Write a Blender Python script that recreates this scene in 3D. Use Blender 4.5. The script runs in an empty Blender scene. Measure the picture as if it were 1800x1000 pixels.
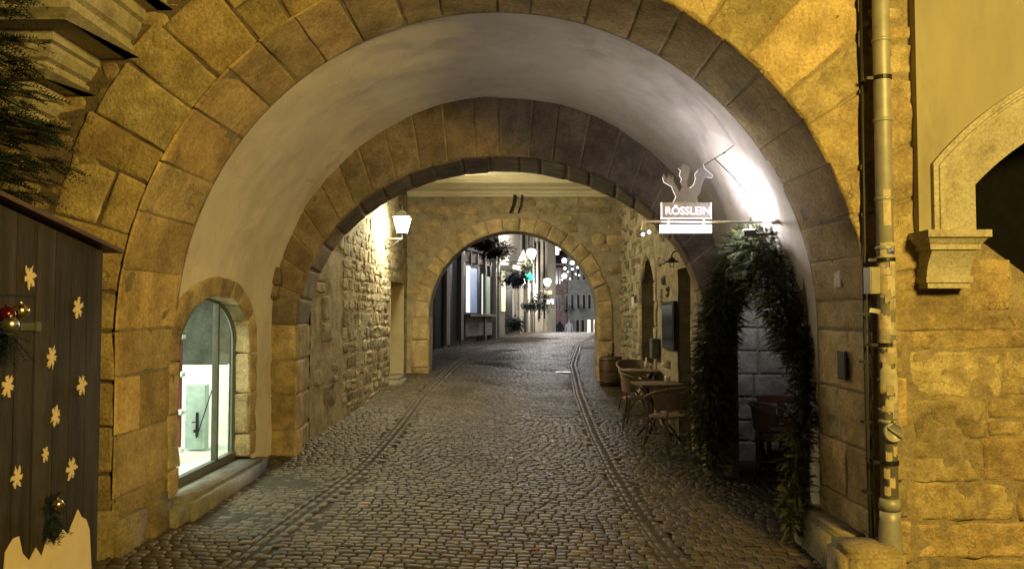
import bpy, bmesh, math, random
from mathutils import Vector, Matrix, noise
R = math.radians
PI = math.pi
random.seed(7)
col = bpy.context.scene.collection
sc = bpy.context.scene

# ------------------------------------------------------------------ camera
PITCH, YAW = 2.25, 0.2
cam_d = bpy.data.cameras.new('camera'); cam = bpy.data.objects.new('camera', cam_d); col.objects.link(cam)
cam_d.sensor_width = 36; cam_d.lens = 28; cam_d.clip_end = 600; cam_d.clip_start = 0.05
cam.rotation_euler = (R(90+PITCH), 0, R(YAW)); cam.location = (0, 0, 0)
sc.camera = cam
CM = cam.rotation_euler.to_matrix()
def ray(px, py):
    d = CM @ Vector(((px-900)/1400, (500-py)/1400, -1)); return d/d.y
def at(px, py, Y): return ray(px, py)*Y
# ------------------------------------------------------------------ world: night sky
w = bpy.data.worlds.new('World'); sc.world = w; w.use_nodes = True
nt = w.node_tree; bg = nt.nodes['Background']
sky = nt.nodes.new('ShaderNodeTexSky'); sky.sky_type = 'NISHITA'; sky.sun_disc = False
sky.sun_elevation = R(-4); sky.sun_rotation = R(200)
nt.links.new(sky.outputs[0], bg.inputs[0]); bg.inputs[1].default_value = 0.05
sc.view_settings.view_transform = 'Standard'; sc.view_settings.look = 'None'
sc.view_settings.gamma = 1; sc.view_settings.use_curve_mapping = False
sc.view_settings.exposure = 0.0

def lamp(name, kind, loc, energy, color, parent=None, size=0.1, rot=None, **kw):
    d = bpy.data.lights.new(name, kind); d.energy = energy; d.color = color
    if kind == 'POINT': d.shadow_soft_size = size
    if kind == 'SPOT': d.shadow_soft_size = size; d.spot_size = R(kw.get('cone', 60)); d.spot_blend = kw.get('blend', .5)
    if kind == 'AREA': d.shape = 'RECTANGLE'; d.size = size; d.size_y = kw.get('sy', size)
    o = bpy.data.objects.new(name, d); col.objects.link(o); o.location = loc
    if rot is not None: o.rotation_euler = rot
    if 'to' in kw: o.rotation_euler = (Vector(kw['to'])-Vector(loc)).to_track_quat('-Z', 'Y').to_euler()
    if parent: o.parent = parent; o.matrix_parent_inverse = parent.matrix_basis.inverted()
    return o
SODIUM = (1, .69, .15); CREAM = (1, .89, .53); WHITE = (.95, .90, 1.0)

# ------------------------------------------------------------------ materials
def newmat(name):
    m = bpy.data.materials.new(name); m.use_nodes = True
    return m, m.node_tree, m.node_tree.nodes['Principled BSDF']
def N(nt, t, **kw):
    n = nt.nodes.new(t)
    for k, v in kw.items():
        if k in n.inputs: n.inputs[k].default_value = v
        else: setattr(n, k, v)
    return n
def surf(name, c1, c2, rough=.85, scale=3.0, detail=8, bump=.4, bscale=40, bdist=.01, tint=.0, spec=.3, dark=None, dscale=1.2, damt=.6, metallic=0, rvar=0, lo=.38, hi=.64, stretch=None):
    """rough natural surface: two-tone noise, optional stains, optional per-piece tint, fine bump"""
    m, nt, b = newmat(name); L = nt.links
    tc = N(nt, 'ShaderNodeTexCoord'); src = tc.outputs['Object']
    if stretch: mp = N(nt, 'ShaderNodeMapping'); mp.inputs['Scale'].default_value = stretch; L.new(src, mp.inputs[0]); src = mp.outputs[0]
    n1 = N(nt, 'ShaderNodeTexNoise', Scale=scale, Detail=detail, Roughness=.62); L.new(src, n1.inputs['Vector'])
    r1 = N(nt, 'ShaderNodeMapRange'); r1.inputs[1].default_value = lo; r1.inputs[2].default_value = hi; L.new(n1.outputs[0], r1.inputs[0])
    mx = N(nt, 'ShaderNodeMix', data_type='RGBA'); mx.inputs[6].default_value = (*c1, 1); mx.inputs[7].default_value = (*c2, 1)
    L.new(r1.outputs[0], mx.inputs[0]); out = mx.outputs[2]
    if dark:
        n2 = N(nt, 'ShaderNodeTexNoise', Scale=dscale, Detail=9, Roughness=.7); L.new(src, n2.inputs['Vector'])
        r2 = N(nt, 'ShaderNodeMapRange'); r2.inputs[1].default_value = .5; r2.inputs[2].default_value = .68; r2.inputs[4].default_value = damt
        L.new(n2.outputs[0], r2.inputs[0])
        m2 = N(nt, 'ShaderNodeMix', data_type='RGBA'); m2.inputs[7].default_value = (*dark, 1)
        L.new(r2.outputs[0], m2.inputs[0]); L.new(out, m2.inputs[6]); out = m2.outputs[2]
    if bump > .3:
        n7 = N(nt, 'ShaderNodeTexNoise', Scale=scale*9, Detail=6, Roughness=.75); L.new(src, n7.inputs['Vector'])
        r7 = N(nt, 'ShaderNodeMapRange'); r7.inputs[1].default_value = .32; r7.inputs[2].default_value = .68; r7.inputs[3].default_value = .62; r7.inputs[4].default_value = 1.28
        L.new(n7.outputs[0], r7.inputs[0]); m7 = N(nt, 'ShaderNodeMix', data_type='RGBA', blend_type='MULTIPLY'); m7.inputs[0].default_value = 1
        L.new(out, m7.inputs[6]); L.new(r7.outputs[0], m7.inputs[7]); out = m7.outputs[2]
    if tint:
        at_ = N(nt, 'ShaderNodeAttribute', attribute_name='tint')
        m3 = N(nt, 'ShaderNodeMix', data_type='RGBA', blend_type='MULTIPLY'); m3.inputs[0].default_value = tint
        L.new(out, m3.inputs[6]); L.new(at_.outputs['Color'], m3.inputs[7]); out = m3.outputs[2]
    L.new(out, b.inputs['Base Color'])
    b.inputs['Roughness'].default_value = rough; b.inputs['Specular IOR Level'].default_value = spec; b.inputs['Metallic'].default_value = metallic
    if rvar:
        r4 = N(nt, 'ShaderNodeMapRange'); r4.inputs[3].default_value = rough-rvar; r4.inputs[4].default_value = rough+rvar
        L.new(n1.outputs[0], r4.inputs[0]); L.new(r4.outputs[0], b.inputs['Roughness'])
    if bump:
        n5 = N(nt, 'ShaderNodeTexNoise', Scale=bscale, Detail=6, Roughness=.65); L.new(src, n5.inputs['Vector'])
        bp = N(nt, 'ShaderNodeBump', Strength=bump, Distance=bdist); L.new(n5.outputs[0], bp.inputs['Height'])
        L.new(bp.outputs[0], b.inputs['Normal'])
    return m
def plain(name, c, rough=.5, metallic=0, spec=.5, var=.12, scale=14, bump=.08):
    c2 = tuple(x*(1-var*2) for x in c)
    return surf(name, c, c2, rough=rough, scale=scale, bump=bump, bscale=60, bdist=.004, metallic=metallic, spec=spec)
def emit(name, c, s):
    m, nt, b = newmat(name); b.inputs['Base Color'].default_value = (*c, 1)
    b.inputs['Emission Color'].default_value = (*c, 1); b.inputs['Emission Strength'].default_value = s
    return m
def glass(name, c=(1, 1, 1), rough=.02, ior=1.2):
    m, nt, b = newmat(name)
    g = N(nt, 'ShaderNodeBsdfGlossy', Roughness=rough); t = N(nt, 'ShaderNodeBsdfTransparent'); t.inputs[0].default_value = (*c, 1)
    f = N(nt, 'ShaderNodeFresnel', IOR=1.45); mx = N(nt, 'ShaderNodeMixShader')
    nt.links.new(f.outputs[0], mx.inputs[0]); nt.links.new(t.outputs[0], mx.inputs[1]); nt.links.new(g.outputs[0], mx.inputs[2])
    nt.links.new(mx.outputs[0], nt.nodes['Material Output'].inputs[0]); return m
M = {}
M['ashlar'] = surf('ashlar', (.56, .44, .25), (.34, .26, .15), scale=5, bump=1, bscale=50, bdist=.014, tint=1, dark=(.13, .10, .07), dscale=2.4, damt=.62, spec=.15)
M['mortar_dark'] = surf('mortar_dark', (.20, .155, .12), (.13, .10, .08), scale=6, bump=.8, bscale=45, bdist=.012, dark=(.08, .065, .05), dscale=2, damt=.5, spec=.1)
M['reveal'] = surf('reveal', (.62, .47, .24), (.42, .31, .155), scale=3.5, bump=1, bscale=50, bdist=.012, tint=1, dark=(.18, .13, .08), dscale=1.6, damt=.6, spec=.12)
M['rubble_pale'] = surf('rubble_pale', (.46, .40, .30), (.28, .24, .175), scale=7, bump=1, bscale=40, bdist=.012, tint=1, dark=(.12, .1, .08), dscale=2.6, damt=.6, spec=.1)
M['rubble'] = surf('rubble', (.54, .42, .24), (.28, .215, .125), scale=7, bump=1, bscale=45, bdist=.016, tint=1, dark=(.12, .1, .08), dscale=2.6, damt=.5, spec=.15)
M['mortar'] = surf('mortar', (.36, .29, .19), (.24, .195, .13), scale=6, bump=.8, bscale=45, bdist=.012, dark=(.1, .085, .07), dscale=1.6, damt=.5, spec=.1)
M['render_rough'] = surf('render_rough', (.42, .36, .26), (.30, .255, .18), scale=5, bump=.8, bscale=16, bdist=.02, dark=(.14, .12, .09), dscale=5, damt=.5, spec=.1)
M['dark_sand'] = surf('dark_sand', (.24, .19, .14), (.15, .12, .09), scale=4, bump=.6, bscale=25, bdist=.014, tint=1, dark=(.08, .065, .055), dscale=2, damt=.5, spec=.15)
M['plaster'] = surf('plaster', (.72, .65, .56), (.60, .54, .47), scale=1.6, bump=.29, bscale=9, bdist=.02, dark=(.34, .30, .26), dscale=1.3, damt=.42, spec=.15, detail=14)
def add_cracks(m, sc_, w_, amt, colr):
    nt = m.node_tree; L = nt.links; b = nt.nodes['Principled BSDF']; src = b.inputs['Base Color'].links[0].from_socket
    tc = N(nt, 'ShaderNodeTexCoord'); n0 = N(nt, 'ShaderNodeTexNoise', Scale=sc_*2.5, Detail=5); L.new(tc.outputs['Object'], n0.inputs['Vector'])
    ad = N(nt, 'ShaderNodeVectorMath', operation='MULTIPLY_ADD'); L.new(n0.outputs['Color'], ad.inputs[0]); ad.inputs[1].default_value = (.45, .45, .45); L.new(tc.outputs['Object'], ad.inputs[2])
    vo = N(nt, 'ShaderNodeTexVoronoi', feature='DISTANCE_TO_EDGE', Scale=sc_); L.new(ad.outputs[0], vo.inputs['Vector'])
    r = N(nt, 'ShaderNodeMapRange'); r.inputs[1].default_value = 0; r.inputs[2].default_value = w_; r.inputs[3].default_value = amt; r.inputs[4].default_value = 0; L.new(vo.outputs['Distance'], r.inputs[0])
    n1 = N(nt, 'ShaderNodeTexNoise', Scale=sc_*.8, Detail=2); L.new(tc.outputs['Object'], n1.inputs['Vector'])
    r1 = N(nt, 'ShaderNodeMapRange'); r1.inputs[1].default_value = .5; r1.inputs[2].default_value = .6; L.new(n1.outputs[0], r1.inputs[0])
    mu = N(nt, 'ShaderNodeMath', operation='MULTIPLY'); L.new(r.outputs[0], mu.inputs[0]); L.new(r1.outputs[0], mu.inputs[1])
    mx = N(nt, 'ShaderNodeMix', data_type='RGBA'); mx.inputs[7].default_value = (*colr, 1); L.new(mu.outputs[0], mx.inputs[0]); L.new(src, mx.inputs[6]); L.new(mx.outputs[2], b.inputs['Base Color'])
add_cracks(M['plaster'], .9, .008, .3, (.2, .17, .14)); add_cracks(M['reveal'], 2.0, .012, .8, (.07, .055, .04)); add_cracks(M['ashlar'], 2.2, .012, .8, (.07, .055, .04)); add_cracks(M['render_rough'], 3, .02, .8, (.08, .065, .05)); add_cracks(M['rubble'], 3, .02, .7, (.07, .055, .04))
M['smooth_render'] = surf('smooth_render', (.35, .315, .235), (.29, .26, .195), scale=1.3, bump=.28, bscale=120, bdist=.006, spec=.15, stretch=(2.2, 2.2, .55), dark=(.20, .175, .13), dscale=1.6, damt=.5)
M['trim'] = surf('trim', (.46, .42, .34), (.40, .36, .29), scale=6, bump=.32, bscale=60, bdist=.006, spec=.2, dark=(.20, .17, .13), dscale=5, damt=.6)
M['cobble'] = surf('cobble', (.100, .076, .045), (.058, .045, .028), rough=.6, scale=9, bump=.6, bscale=70, bdist=.006, tint=1, spec=.32, rvar=.1, dark=(.04, .033, .024), dscale=.9, damt=.5)
M['joint'] = surf('joint', (.075, .065, .05), (.045, .04, .03), rough=.95, scale=14, bump=.6, bscale=60, bdist=.01, spec=.1)
M['kerb'] = surf('kerb', (.20, .175, .14), (.13, .11, .09), rough=.6, scale=8, bump=.5, bscale=40, bdist=.008, spec=.35, tint=1)
M['iron'] = plain('iron', (.035, .033, .03), rough=.45, metallic=.6)
M['black'] = plain('black', (.012, .012, .012), rough=.6)
M['shade_black'] = plain('shade_black', (.012, .011, .01), rough=.95, spec=.05)  # near-black that stands in for the shadow above the lower wall
M['zinc'] = surf('zinc', (.40, .385, .36), (.31, .30, .28), rough=.5, scale=9, bump=.1, bscale=50, bdist=.003, metallic=.25, spec=.5, dark=(.2, .19, .17), dscale=5, damt=.35)
M['paper'] = surf('paper', (.62, .6, .55), (.46, .42, .36), rough=.8, scale=25, bump=.2, tint=1)
M['bluep'] = plain('bluep', (.05, .07, .35), rough=.5)
M['hutwood'] = surf('hutwood', (.045, .038, .031), (.020, .017, .015), rough=.7, scale=5, bump=.8, bscale=26, bdist=.006, tint=1, stretch=(1, 4, .35), dark=(.012, .01, .009), dscale=2, damt=.7)
M['snow'] = surf('snow', (.66, .54, .40), (.60, .49, .36), rough=.8, scale=8, bump=.1)
M['wood'] = surf('wood', (.10, .055, .03), (.055, .03, .017), rough=.5, scale=10, bump=.2, spec=.4)
M['palewood'] = surf('palewood', (.24, .165, .11), (.16, .11, .075), rough=.6, scale=10, bump=.2)
M['rattan'] = surf('rattan', (.26, .19, .13), (.17, .12, .08), rough=.55, scale=60, bump=.7, bscale=150, bdist=.004)
M['fir'] = surf('fir', (.062, .075, .032), (.03, .04, .018), rough=.7, scale=12, bump=0, tint=1, spec=.2)
M['firblue'] = surf('firblue', (.010, .022, .022), (.006, .013, .013), rough=.7, scale=12, bump=0, tint=1, spec=.2)
M['bark'] = surf('bark', (.07, .05, .035), (.04, .03, .02), rough=.9, scale=20)
M['gold'] = plain('gold', (.75, .62, .35), rough=.22, metallic=1, var=.02, bump=0)
M['red'] = plain('red', (.12, .008, .01), rough=.2, metallic=.6, var=.02, bump=0)
M['silver'] = plain('silver', (.62, .60, .55), rough=.3, metallic=1, var=.02, bump=0)
M['white'] = plain('white', (.75, .75, .72), rough=.5, var=.04)
M['glass'] = glass('glass')
M['darkglass'] = plain('darkglass', (.02, .022, .025), rough=.12, spec=.8, var=0, bump=0)
M['frame'] = plain('frame', (.10, .10, .085), rough=.4)
M['doorpaint'] = surf('doorpaint', (.42, .36, .24), (.36, .31, .2), rough=.7, scale=3, bump=.2)

# ------------------------------------------------------------------ mesh builder
class MB:
    def __init__(s): s.v = []; s.f = []; s.m = []; s.t = []; s.tint = (1, 1, 1)
    def vert(s, p): s.v.append(tuple(p)); s.t.append(s.tint); return len(s.v)-1
    def face(s, idx, m=0): s.f.append(tuple(idx)); s.m.append(m)
    def quad(s, a, b, c, d, m=0): s.face([s.vert(p) for p in (a, b, c, d)], m)
    def poly(s, pts, m=0): s.face([s.vert(p) for p in pts], m)
    def box(s, lo, hi, m=0, bev=0):
        x0, y0, z0 = lo; x1, y1, z1 = hi
        P = [(x0, y0, z0), (x1, y0, z0), (x1, y1, z0), (x0, y1, z0), (x0, y0, z1), (x1, y0, z1), (x1, y1, z1), (x0, y1, z1)]
        s.hexa(P, m)
    def hexa(s, P, m=0):
        i = [s.vert(p) for p in P]
        for q in ((0, 3, 2, 1), (4, 5, 6, 7), (0, 1, 5, 4), (1, 2, 6, 5), (2, 3, 7, 6), (3, 0, 4, 7)): s.face([i[k] for k in q], m)
    def tube(s, pts, r, n=8, m=0, cap=True):
        pts = [Vector(p) for p in pts]; rs = r if isinstance(r, (list, tuple)) else [r]*len(pts)
        rings = []; up = None
        for k, p in enumerate(pts):
            t = (pts[min(k+1, len(pts)-1)]-pts[max(k-1, 0)]).normalized()
            if up is None: up = Vector((0, 0, 1)) if abs(t.z) < .9 else Vector((1, 0, 0))
            a = t.cross(up).normalized(); b = a.cross(t).normalized(); up = b
            rings.append([s.vert(p+(a*math.cos(2*PI*j/n)+b*math.sin(2*PI*j/n))*rs[k]) for j in range(n)])
        for k in range(len(rings)-1):
            for j in range(n): s.face([rings[k][j], rings[k+1][j], rings[k+1][(j+1) % n], rings[k][(j+1) % n]], m)
        if cap: s.face(rings[0], m); s.face(rings[-1][::-1], m)
    def lathe(s, c, prof, n=16, m=0, axis='z'):
        c = Vector(c); rings = []
        for (r, z) in prof:
            ring = []
            for j in range(n):
                a = 2*PI*j/n; q = Vector((r*math.cos(a), r*math.sin(a), z))
                if axis == 'y': q = Vector((q.x, q.z, q.y))
                if axis == 'x': q = Vector((q.z, q.x, q.y))
                ring.append(s.vert(c+q))
            rings.append(ring)
        for k in range(len(rings)-1):
            for j in range(n): s.face([rings[k][j], rings[k][(j+1) % n], rings[k+1][(j+1) % n], rings[k+1][j]], m)
        s.face(rings[0][::-1], m); s.face(rings[-1], m)
    def prism(s, pts, d, m=0):
        """outline pts (3D) extruded by vector d"""
        d = Vector(d); a = [s.vert(p) for p in pts]; b = [s.vert(Vector(p)+d) for p in pts]; n = len(pts)
        s.face(a[::-1], m); s.face(b, m)
        for k in range(n): s.face([a[k], a[(k+1) % n], b[(k+1) % n], b[k]], m)
    def bridge(s, loops, m=0, closed=True):
        I = [[s.vert(p) for p in l] for l in loops]; n = len(I[0])
        for k in range(len(I)-1):
            for j in range(n if closed else n-1): s.face([I[k][j], I[k][(j+1) % n], I[k+1][(j+1) % n], I[k+1][j]], m)
    def grid(s, f, us, vs, m=0, keep=None):
        I = [[s.vert(f(u, v)) for v in vs] for u in us]
        for i in range(len(us)-1):
            for j in range(len(vs)-1):
                if keep and not keep((us[i]+us[i+1])/2, (vs[j]+vs[j+1])/2): continue
                s.face([I[i][j], I[i+1][j], I[i+1][j+1], I[i][j+1]], m)
    def build(s, name, mats, parent=None, smooth=False, loc=None):
        me = bpy.data.meshes.new(name); me.from_pydata(s.v, [], s.f); me.update()
        if not isinstance(mats, (list, tuple)): mats = [mats]
        for m in mats: me.materials.append(M[m] if isinstance(m, str) else m)
        me.polygons.foreach_set('material_index', s.m)
        a = me.color_attributes.new('tint', 'FLOAT_COLOR', 'POINT')
        a.data.foreach_set('color', [c for t in s.t for c in (*t, 1)])
        bm = bmesh.new(); bm.from_mesh(me)
        if len(s.f) < 60000: bmesh.ops.recalc_face_normals(bm, faces=bm.faces)
        bm.to_mesh(me); bm.free()
        me.polygons.foreach_set('use_smooth', [smooth]*len(me.polygons)); me.update()
        o = bpy.data.objects.new(name, me); col.objects.link(o)
        if loc is not None:
            me.transform(Matrix.Translation(-Vector(loc))); o.location = loc
        if parent:
            o.parent = parent; bpy.context.view_layer.update(); o.matrix_parent_inverse = parent.matrix_world.inverted()
        return o
def tag(o, label, cat, group=None):
    o['label'] = label; o['category'] = cat
    if group: o['group'] = group
    return o
def struct(o): o['kind'] = 'structure'; return o
def thing(name, label, cat, loc=(0, 0, 0), rz=0, group=None):
    o = bpy.data.objects.new(name, None); col.objects.link(o); o.location = loc; o.rotation_euler = (0, 0, rz); o.empty_display_size = .2
    tag(o, label, cat, group); bpy.context.view_layer.update(); return o
def part(mb, name, mats, parent, smooth=False): # geometry written in the parent's local space
    o = mb.build(name, mats, None, smooth); o.parent = parent; return o
def wpart(mb, name, mats, parent, smooth=False): # geometry written in world space
    return mb.build(name, mats, parent, smooth)
def dup(root, loc, rz, label, group=None):
    r = root.copy(); col.objects.link(r); r.location = loc; r.rotation_euler = (0, 0, rz); r['label'] = label
    if group: r['group'] = group
    for ch in list(root.children):
        c = ch.copy(); col.objects.link(c); c.parent = r
        for g in ch.children:
            d = g.copy(); col.objects.link(d); d.parent = c
    return r
rnd = random.Random(11)
def tintv(lo=.75, hi=1.15, warm=.06):
    v = rnd.uniform(lo, hi); h = rnd.uniform(-warm, warm); return (v*(1+h), v, v*(1-h))
def nz(p, s=1.0, o=3): return noise.fractal(Vector(p)*s, .6, 2.0, o)

def stone(mb, P, u0, u1, v0, v1, h=.03, gap=.012, res=.07, jit=.012, rough=.008, rnd_k=0.0, m=0, bev=.011, tint=None, lo=.75, hi=1.15, sink=.006):
    """one dressed or rough block over the parametric patch P(u, v, height)"""
    mb.tint = tint or tintv(lo-.08, hi+.05, .05)
    U, V = u1-u0-gap, v1-v0-gap
    if U < .02 or V < .02: return
    cu, cv = (u0+u1)/2, (v0+v1)/2
    J = [(rnd.uniform(-jit, jit), rnd.uniform(-jit, jit)) for _ in range(4)]
    def ticks(l):
        b = min(bev/l, .3); n = max(1, min(9, int(round(l/res))))
        c_ = min(b*2.2, .36)
        return [0, b, c_]+[c_+(1-2*c_)*k/n for k in range(1, n)]+[1-c_, 1-b, 1]
    su, sv = ticks(U), ticks(V); tl = rnd.uniform(-.25, .25)*h, rnd.uniform(-.25, .25)*h
    hh = h*rnd.uniform(.75, 1.2); seed = rnd.uniform(0, 50); I = []
    for i, s in enumerate(su):
        row = []
        for j, t in enumerate(sv):
            x, y = 2*s-1, 2*t-1
            x2, y2 = x*(1-rnd_k*y*y), y*(1-rnd_k*x*x)
            uu, vv = cu+x2*U/2, cv+y2*V/2
            w = ((1-s)*(1-t), s*(1-t), s*t, (1-s)*t)
            uu += sum(w[k]*J[k][0] for k in range(4)); vv += sum(w[k]*J[k][1] for k in range(4))
            edge = i in (0, len(su)-1) or j in (0, len(sv)-1)
            if edge: H = -sink
            else:
                near = i in (1, len(su)-2) or j in (1, len(sv)-2)
                H = hh*(.80 if near else 1)+x*tl[0]+y*tl[1]+rough*1.6*noise.fractal(Vector((uu*5+seed, vv*5, seed)), .6, 2.2, 5)-rough*2.5*max(0, noise.noise(Vector((uu*3+seed, vv*9, seed)))-.35)
            if edge or rough:
                k = rough*.7; uu += k*noise.noise(Vector((uu*14, vv*14, seed))); vv += k*noise.noise(Vector((uu*14, vv*14, seed+9)))
            row.append(mb.vert(P(uu, vv, H)))
        I.append(row)
    for i in range(len(su)-1):
        for j in range(len(sv)-1): mb.face([I[i][j], I[i+1][j], I[i+1][j+1], I[i][j+1]], m)
    mb.tint = (1, 1, 1)
def cuts(a, b, lo, hi):
    r = [a]
    while r[-1] < b-lo*.6:
        nx = r[-1]+rnd.uniform(lo, hi)
        r.append(b if nx > b-lo*.6 else nx)
    return r
def courses(mb, P, u0, u1, v0, v1, ch, sw, keep=None, vary=0, **kw):
    """courses of blocks: v is the course direction"""
    vs = cuts(v0, v1, *ch)
    for k in range(len(vs)-1):
        us = cuts(u0-rnd.uniform(0, .0), u1, *sw)
        for j in range(len(us)-1):
            a, b, c, d = us[j], us[j+1], vs[k], vs[k+1]
            if keep and not keep((a+b)/2, (c+d)/2): continue
            if vary and rnd.random() < vary and d-c > .14:
                mid = (c+d)/2+rnd.uniform(-.02, .02); stone(mb, P, a, b, c, mid, **kw); stone(mb, P, a, b, mid, d, **kw)
            else: stone(mb, P, a, b, c, d, **kw)

# ------------------------------------------------------------------ ground
HT = [(0, 1.74), (5.3, 1.68), (6, 1.66), (8.5, 1.62), (11.3, 1.52), (14.7, 1.30), (17, 1.17), (21.5, .955), (26, .775), (30, .605), (36, .82), (45, 1.42), (57, 2.1), (80, 3.2), (200, 5)]
def hgt(Y):
    for (a, ha), (b, hb) in zip(HT, HT[1:]):
        if Y <= b: t = (Y-a)/(b-a); return ha+(hb-ha)*t
    return HT[-1][1]
def gz(X, Y):
    k = .045*max(0, min(1, (26-Y)/8)); return -(hgt(Y)*.6+.2*(hgt(max(0, Y-.7))+hgt(Y+.7)))-k*max(-2.8, min(2.8, X))
def gpt(px, py):
    """point of the ground seen at a pixel"""
    r = ray(px, py); lo, hi = 3.0, 31.0
    f = lambda Y: r.z*Y-gz(r.x*Y, Y)
    for _ in range(50):
        mid = (lo+hi)/2
        if f(mid) > 0: lo = mid
        else: hi = mid
    return Vector((r.x*lo, lo, gz(r.x*lo, lo)))
XC, RR, Z0 = -.14, 2.48, -.10      # tunnel axis, arch radius, springing
YF, YR, YM, YB, YE = 5.27, 6.15, 8.65, 9.6, 16.0
gl = [gpt(*p) for p in ((950, 584.5), (905, 590), (860, 600), (800, 640), (740, 700), (690, 765), (640, 820), (560, 880), (480, 940), (405, 1000))]
gr = [gpt(*p) for p in ((1045, 590), (1018, 606), (1006, 640), (1018, 690), (1045, 760), (1078, 825), (1118, 890), (1160, 950), (1200, 998))]
gl.append(gl[-1]+(gl[-1]-gl[-2])*1.2); gr.append(gr[-1]+(gr[-1]-gr[-2])*1.2)
def pdist(p, line):
    best = (1e9, 0)
    for a, b in zip(line, line[1:]):
        dx, dy = b.x-a.x, b.y-a.y; t = max(0, min(1, ((p[0]-a.x)*dx+(p[1]-a.y)*dy)/(dx*dx+dy*dy)))
        qx, qy = a.x+dx*t, a.y+dy*t; d = math.hypot(p[0]-qx, p[1]-qy)
        if d < best[0]: best = (d, (p[0]-a.x)*dy-(p[1]-a.y)*dx)
    return best
FAC = [(-2.3, 16.7), (-2.2, 21.5), (-.9, 26), (1.1, 32), (1.75, 34)]   # street facade line beyond the gate
def facx(Y):
    for (a, b), (c, d) in zip(FAC, FAC[1:]):
        if Y <= d: return a+(c-a)*(Y-b)/(d-b)
    return FAC[-1][0]
def wall_l(Y): return -2.45+.28*(Y-YB)/(YE-YB)
def wall_r(Y): return 2.20-.05*(Y-YB)/(YE-YB)

def make_ground():
    g = MB()
    ys = [-8+1.0*k for k in range(0, 30)]+[22+1.0*k for k in range(0, 16)]+[38, 42, 46, 52, 60, 75, 100, 140, 200]
    xs = [-40, -20, -10, -6, -4, -2.8, -2, -1.4, -.7, 0, .7, 1.4, 2, 2.8, 4, 6, 10, 20, 40]
    g.grid(lambda x, y: (x, y, gz(x, y)-.014), xs, ys)
    struct(g.build('ground', 'joint', smooth=True))
    road, pave = MB(), MB()
    y = 4.3; row = 0
    while y < 32:
        rh = rnd.uniform(.070, .098)*(1 if y < 14 else 1.15)
        if y < YF+.1: xa, xb = -3.6, 3.4
        elif y < YM: xa, xb = -2.66, 4.2
        elif y < YE+.6: xa, xb = wall_l(max(y, YB))-.1, wall_r(max(y, YB))+.35
        else: xa, xb = facx(y)-.1, 4.5
        x = xa+rnd.uniform(-.08, 0)
        while x < xb:
            sw = rnd.uniform(.068, .125)*(1 if y < 14 else 1.1)
            cx = x+sw/2; wob = .04*math.sin(cx*1.2+y*.4)+.02*nz((cx*.5, y*.5, 3))
            cy = y+rh/2+wob
            dl, sl = pdist((cx, cy), gl); dr, sr = pdist((cx, cy), gr)
            if min(dl, dr) > .115 and abs(ray(1800, 500).x)*cy+.3 > abs(cx):
                left = sl*1 > 0 if dl < 9 else False
                inside = cx > min(p.x for p in gl) and False
                tgt = pave if (dl < dr and sl > 0 and False) else road
                n = 4 if y < 12 else 3
                tb = tintv(.62, 1.3, .07)
                if rnd.random() < .06: tb = tuple(v_*1.5 for v_ in tb)
                hh = rnd.uniform(-.003, .004); ta, tbb = rnd.uniform(-.03, .03), rnd.uniform(-.03, .03); a = rnd.uniform(-.05, .05)
                tgt.tint = tb; I = []; gp = rnd.uniform(.004, .009)
                for i in range(n):
                    rw = []
                    for j in range(n):
                        s, t = 2*i/(n-1)-1, 2*j/(n-1)-1
                        k = 1-.10*(s*t)**2
                        if n == 4 and abs(s) < 1: s *= 2.35
                        if n == 4 and abs(t) < 1: t *= 2.35
                        ox, oy = s*k*(sw/2-gp/2), t*k*(rh/2-gp/2)
                        ox, oy = ox+a*oy, oy-a*ox
                        e = max(abs(s), abs(t))
                        H = (-.009 if e > .99 else 0) if n == 4 else (-.009 if e > .99 else .001)
                        X, Yy = cx+ox, cy+oy
                        rw.append(tgt.vert((X, Yy, gz(X, Yy)+H+hh+ta*ox+tbb*oy+(.0035*noise.noise(Vector((X*30, Yy*30, 0))) if e < .99 else 0)+.02*nz((X*.7, Yy*.7, 9), 1, 2))))
                    I.append(rw)
                for i in range(n-1):
                    for j in range(n-1): tgt.face([I[i][j], I[i+1][j], I[i+1][j+1], I[i][j+1]])
            x += sw
        y += rh; row += 1
    tgt = road
    # gutters: two rows of long setts either side of a dark groove
    for line in (gl, gr):
        acc = 0
        for a, b in zip(line, line[1:]):
            L = (b-a).length; d = (b-a)/L; nrm = Vector((d.y, -d.x, 0)).normalized(); k = 0
            while k < L-.02:
                ln = min(rnd.uniform(.13, .22), L-k+.02)
                for off, wd, dep in ((-.065, .07, .002), (.03, .06, -.006), (.085, .045, 0)):
                    c = a+d*(k+ln/2)+nrm*off; tgt.tint = tintv(.6, 1.3, .08); q = []
                    for (s, t, H) in ((-1, -1, -.025), (1, -1, -.025), (1, 1, -.025), (-1, 1, -.025), (-.75, -.7, dep), (.75, -.7, dep), (.75, .7, dep), (-.75, .7, dep)):
                        p = c+d*s*(ln/2-.006)+nrm*t*(wd/2-.003); q.append((p.x, p.y, gz(p.x, p.y)+H+rnd.uniform(-.002, .002)))
                    tgt.hexa(q)
                k += ln
    struct(road.build('road', 'cobble', smooth=True))
    # square drain cover beside the right gutter
    c = gpt(990, 654); d = MB(); z = c.z+.006
    d.tint = (1.5, 1.5, 1.5)
    d.box((c.x-.16, c.y-.13, z-.03), (c.x+.16, c.y+.13, z))
    for k in range(5): d.box((c.x-.12+k*.05, c.y-.1, z), (c.x-.095+k*.05, c.y+.1, z+.004))
    tag(d.build('drain_cover', 'zinc', loc=(c.x, c.y, z)), 'flat pale metal drain cover beside the right hand gutter of the road', 'drain cover')
make_ground()

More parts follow.
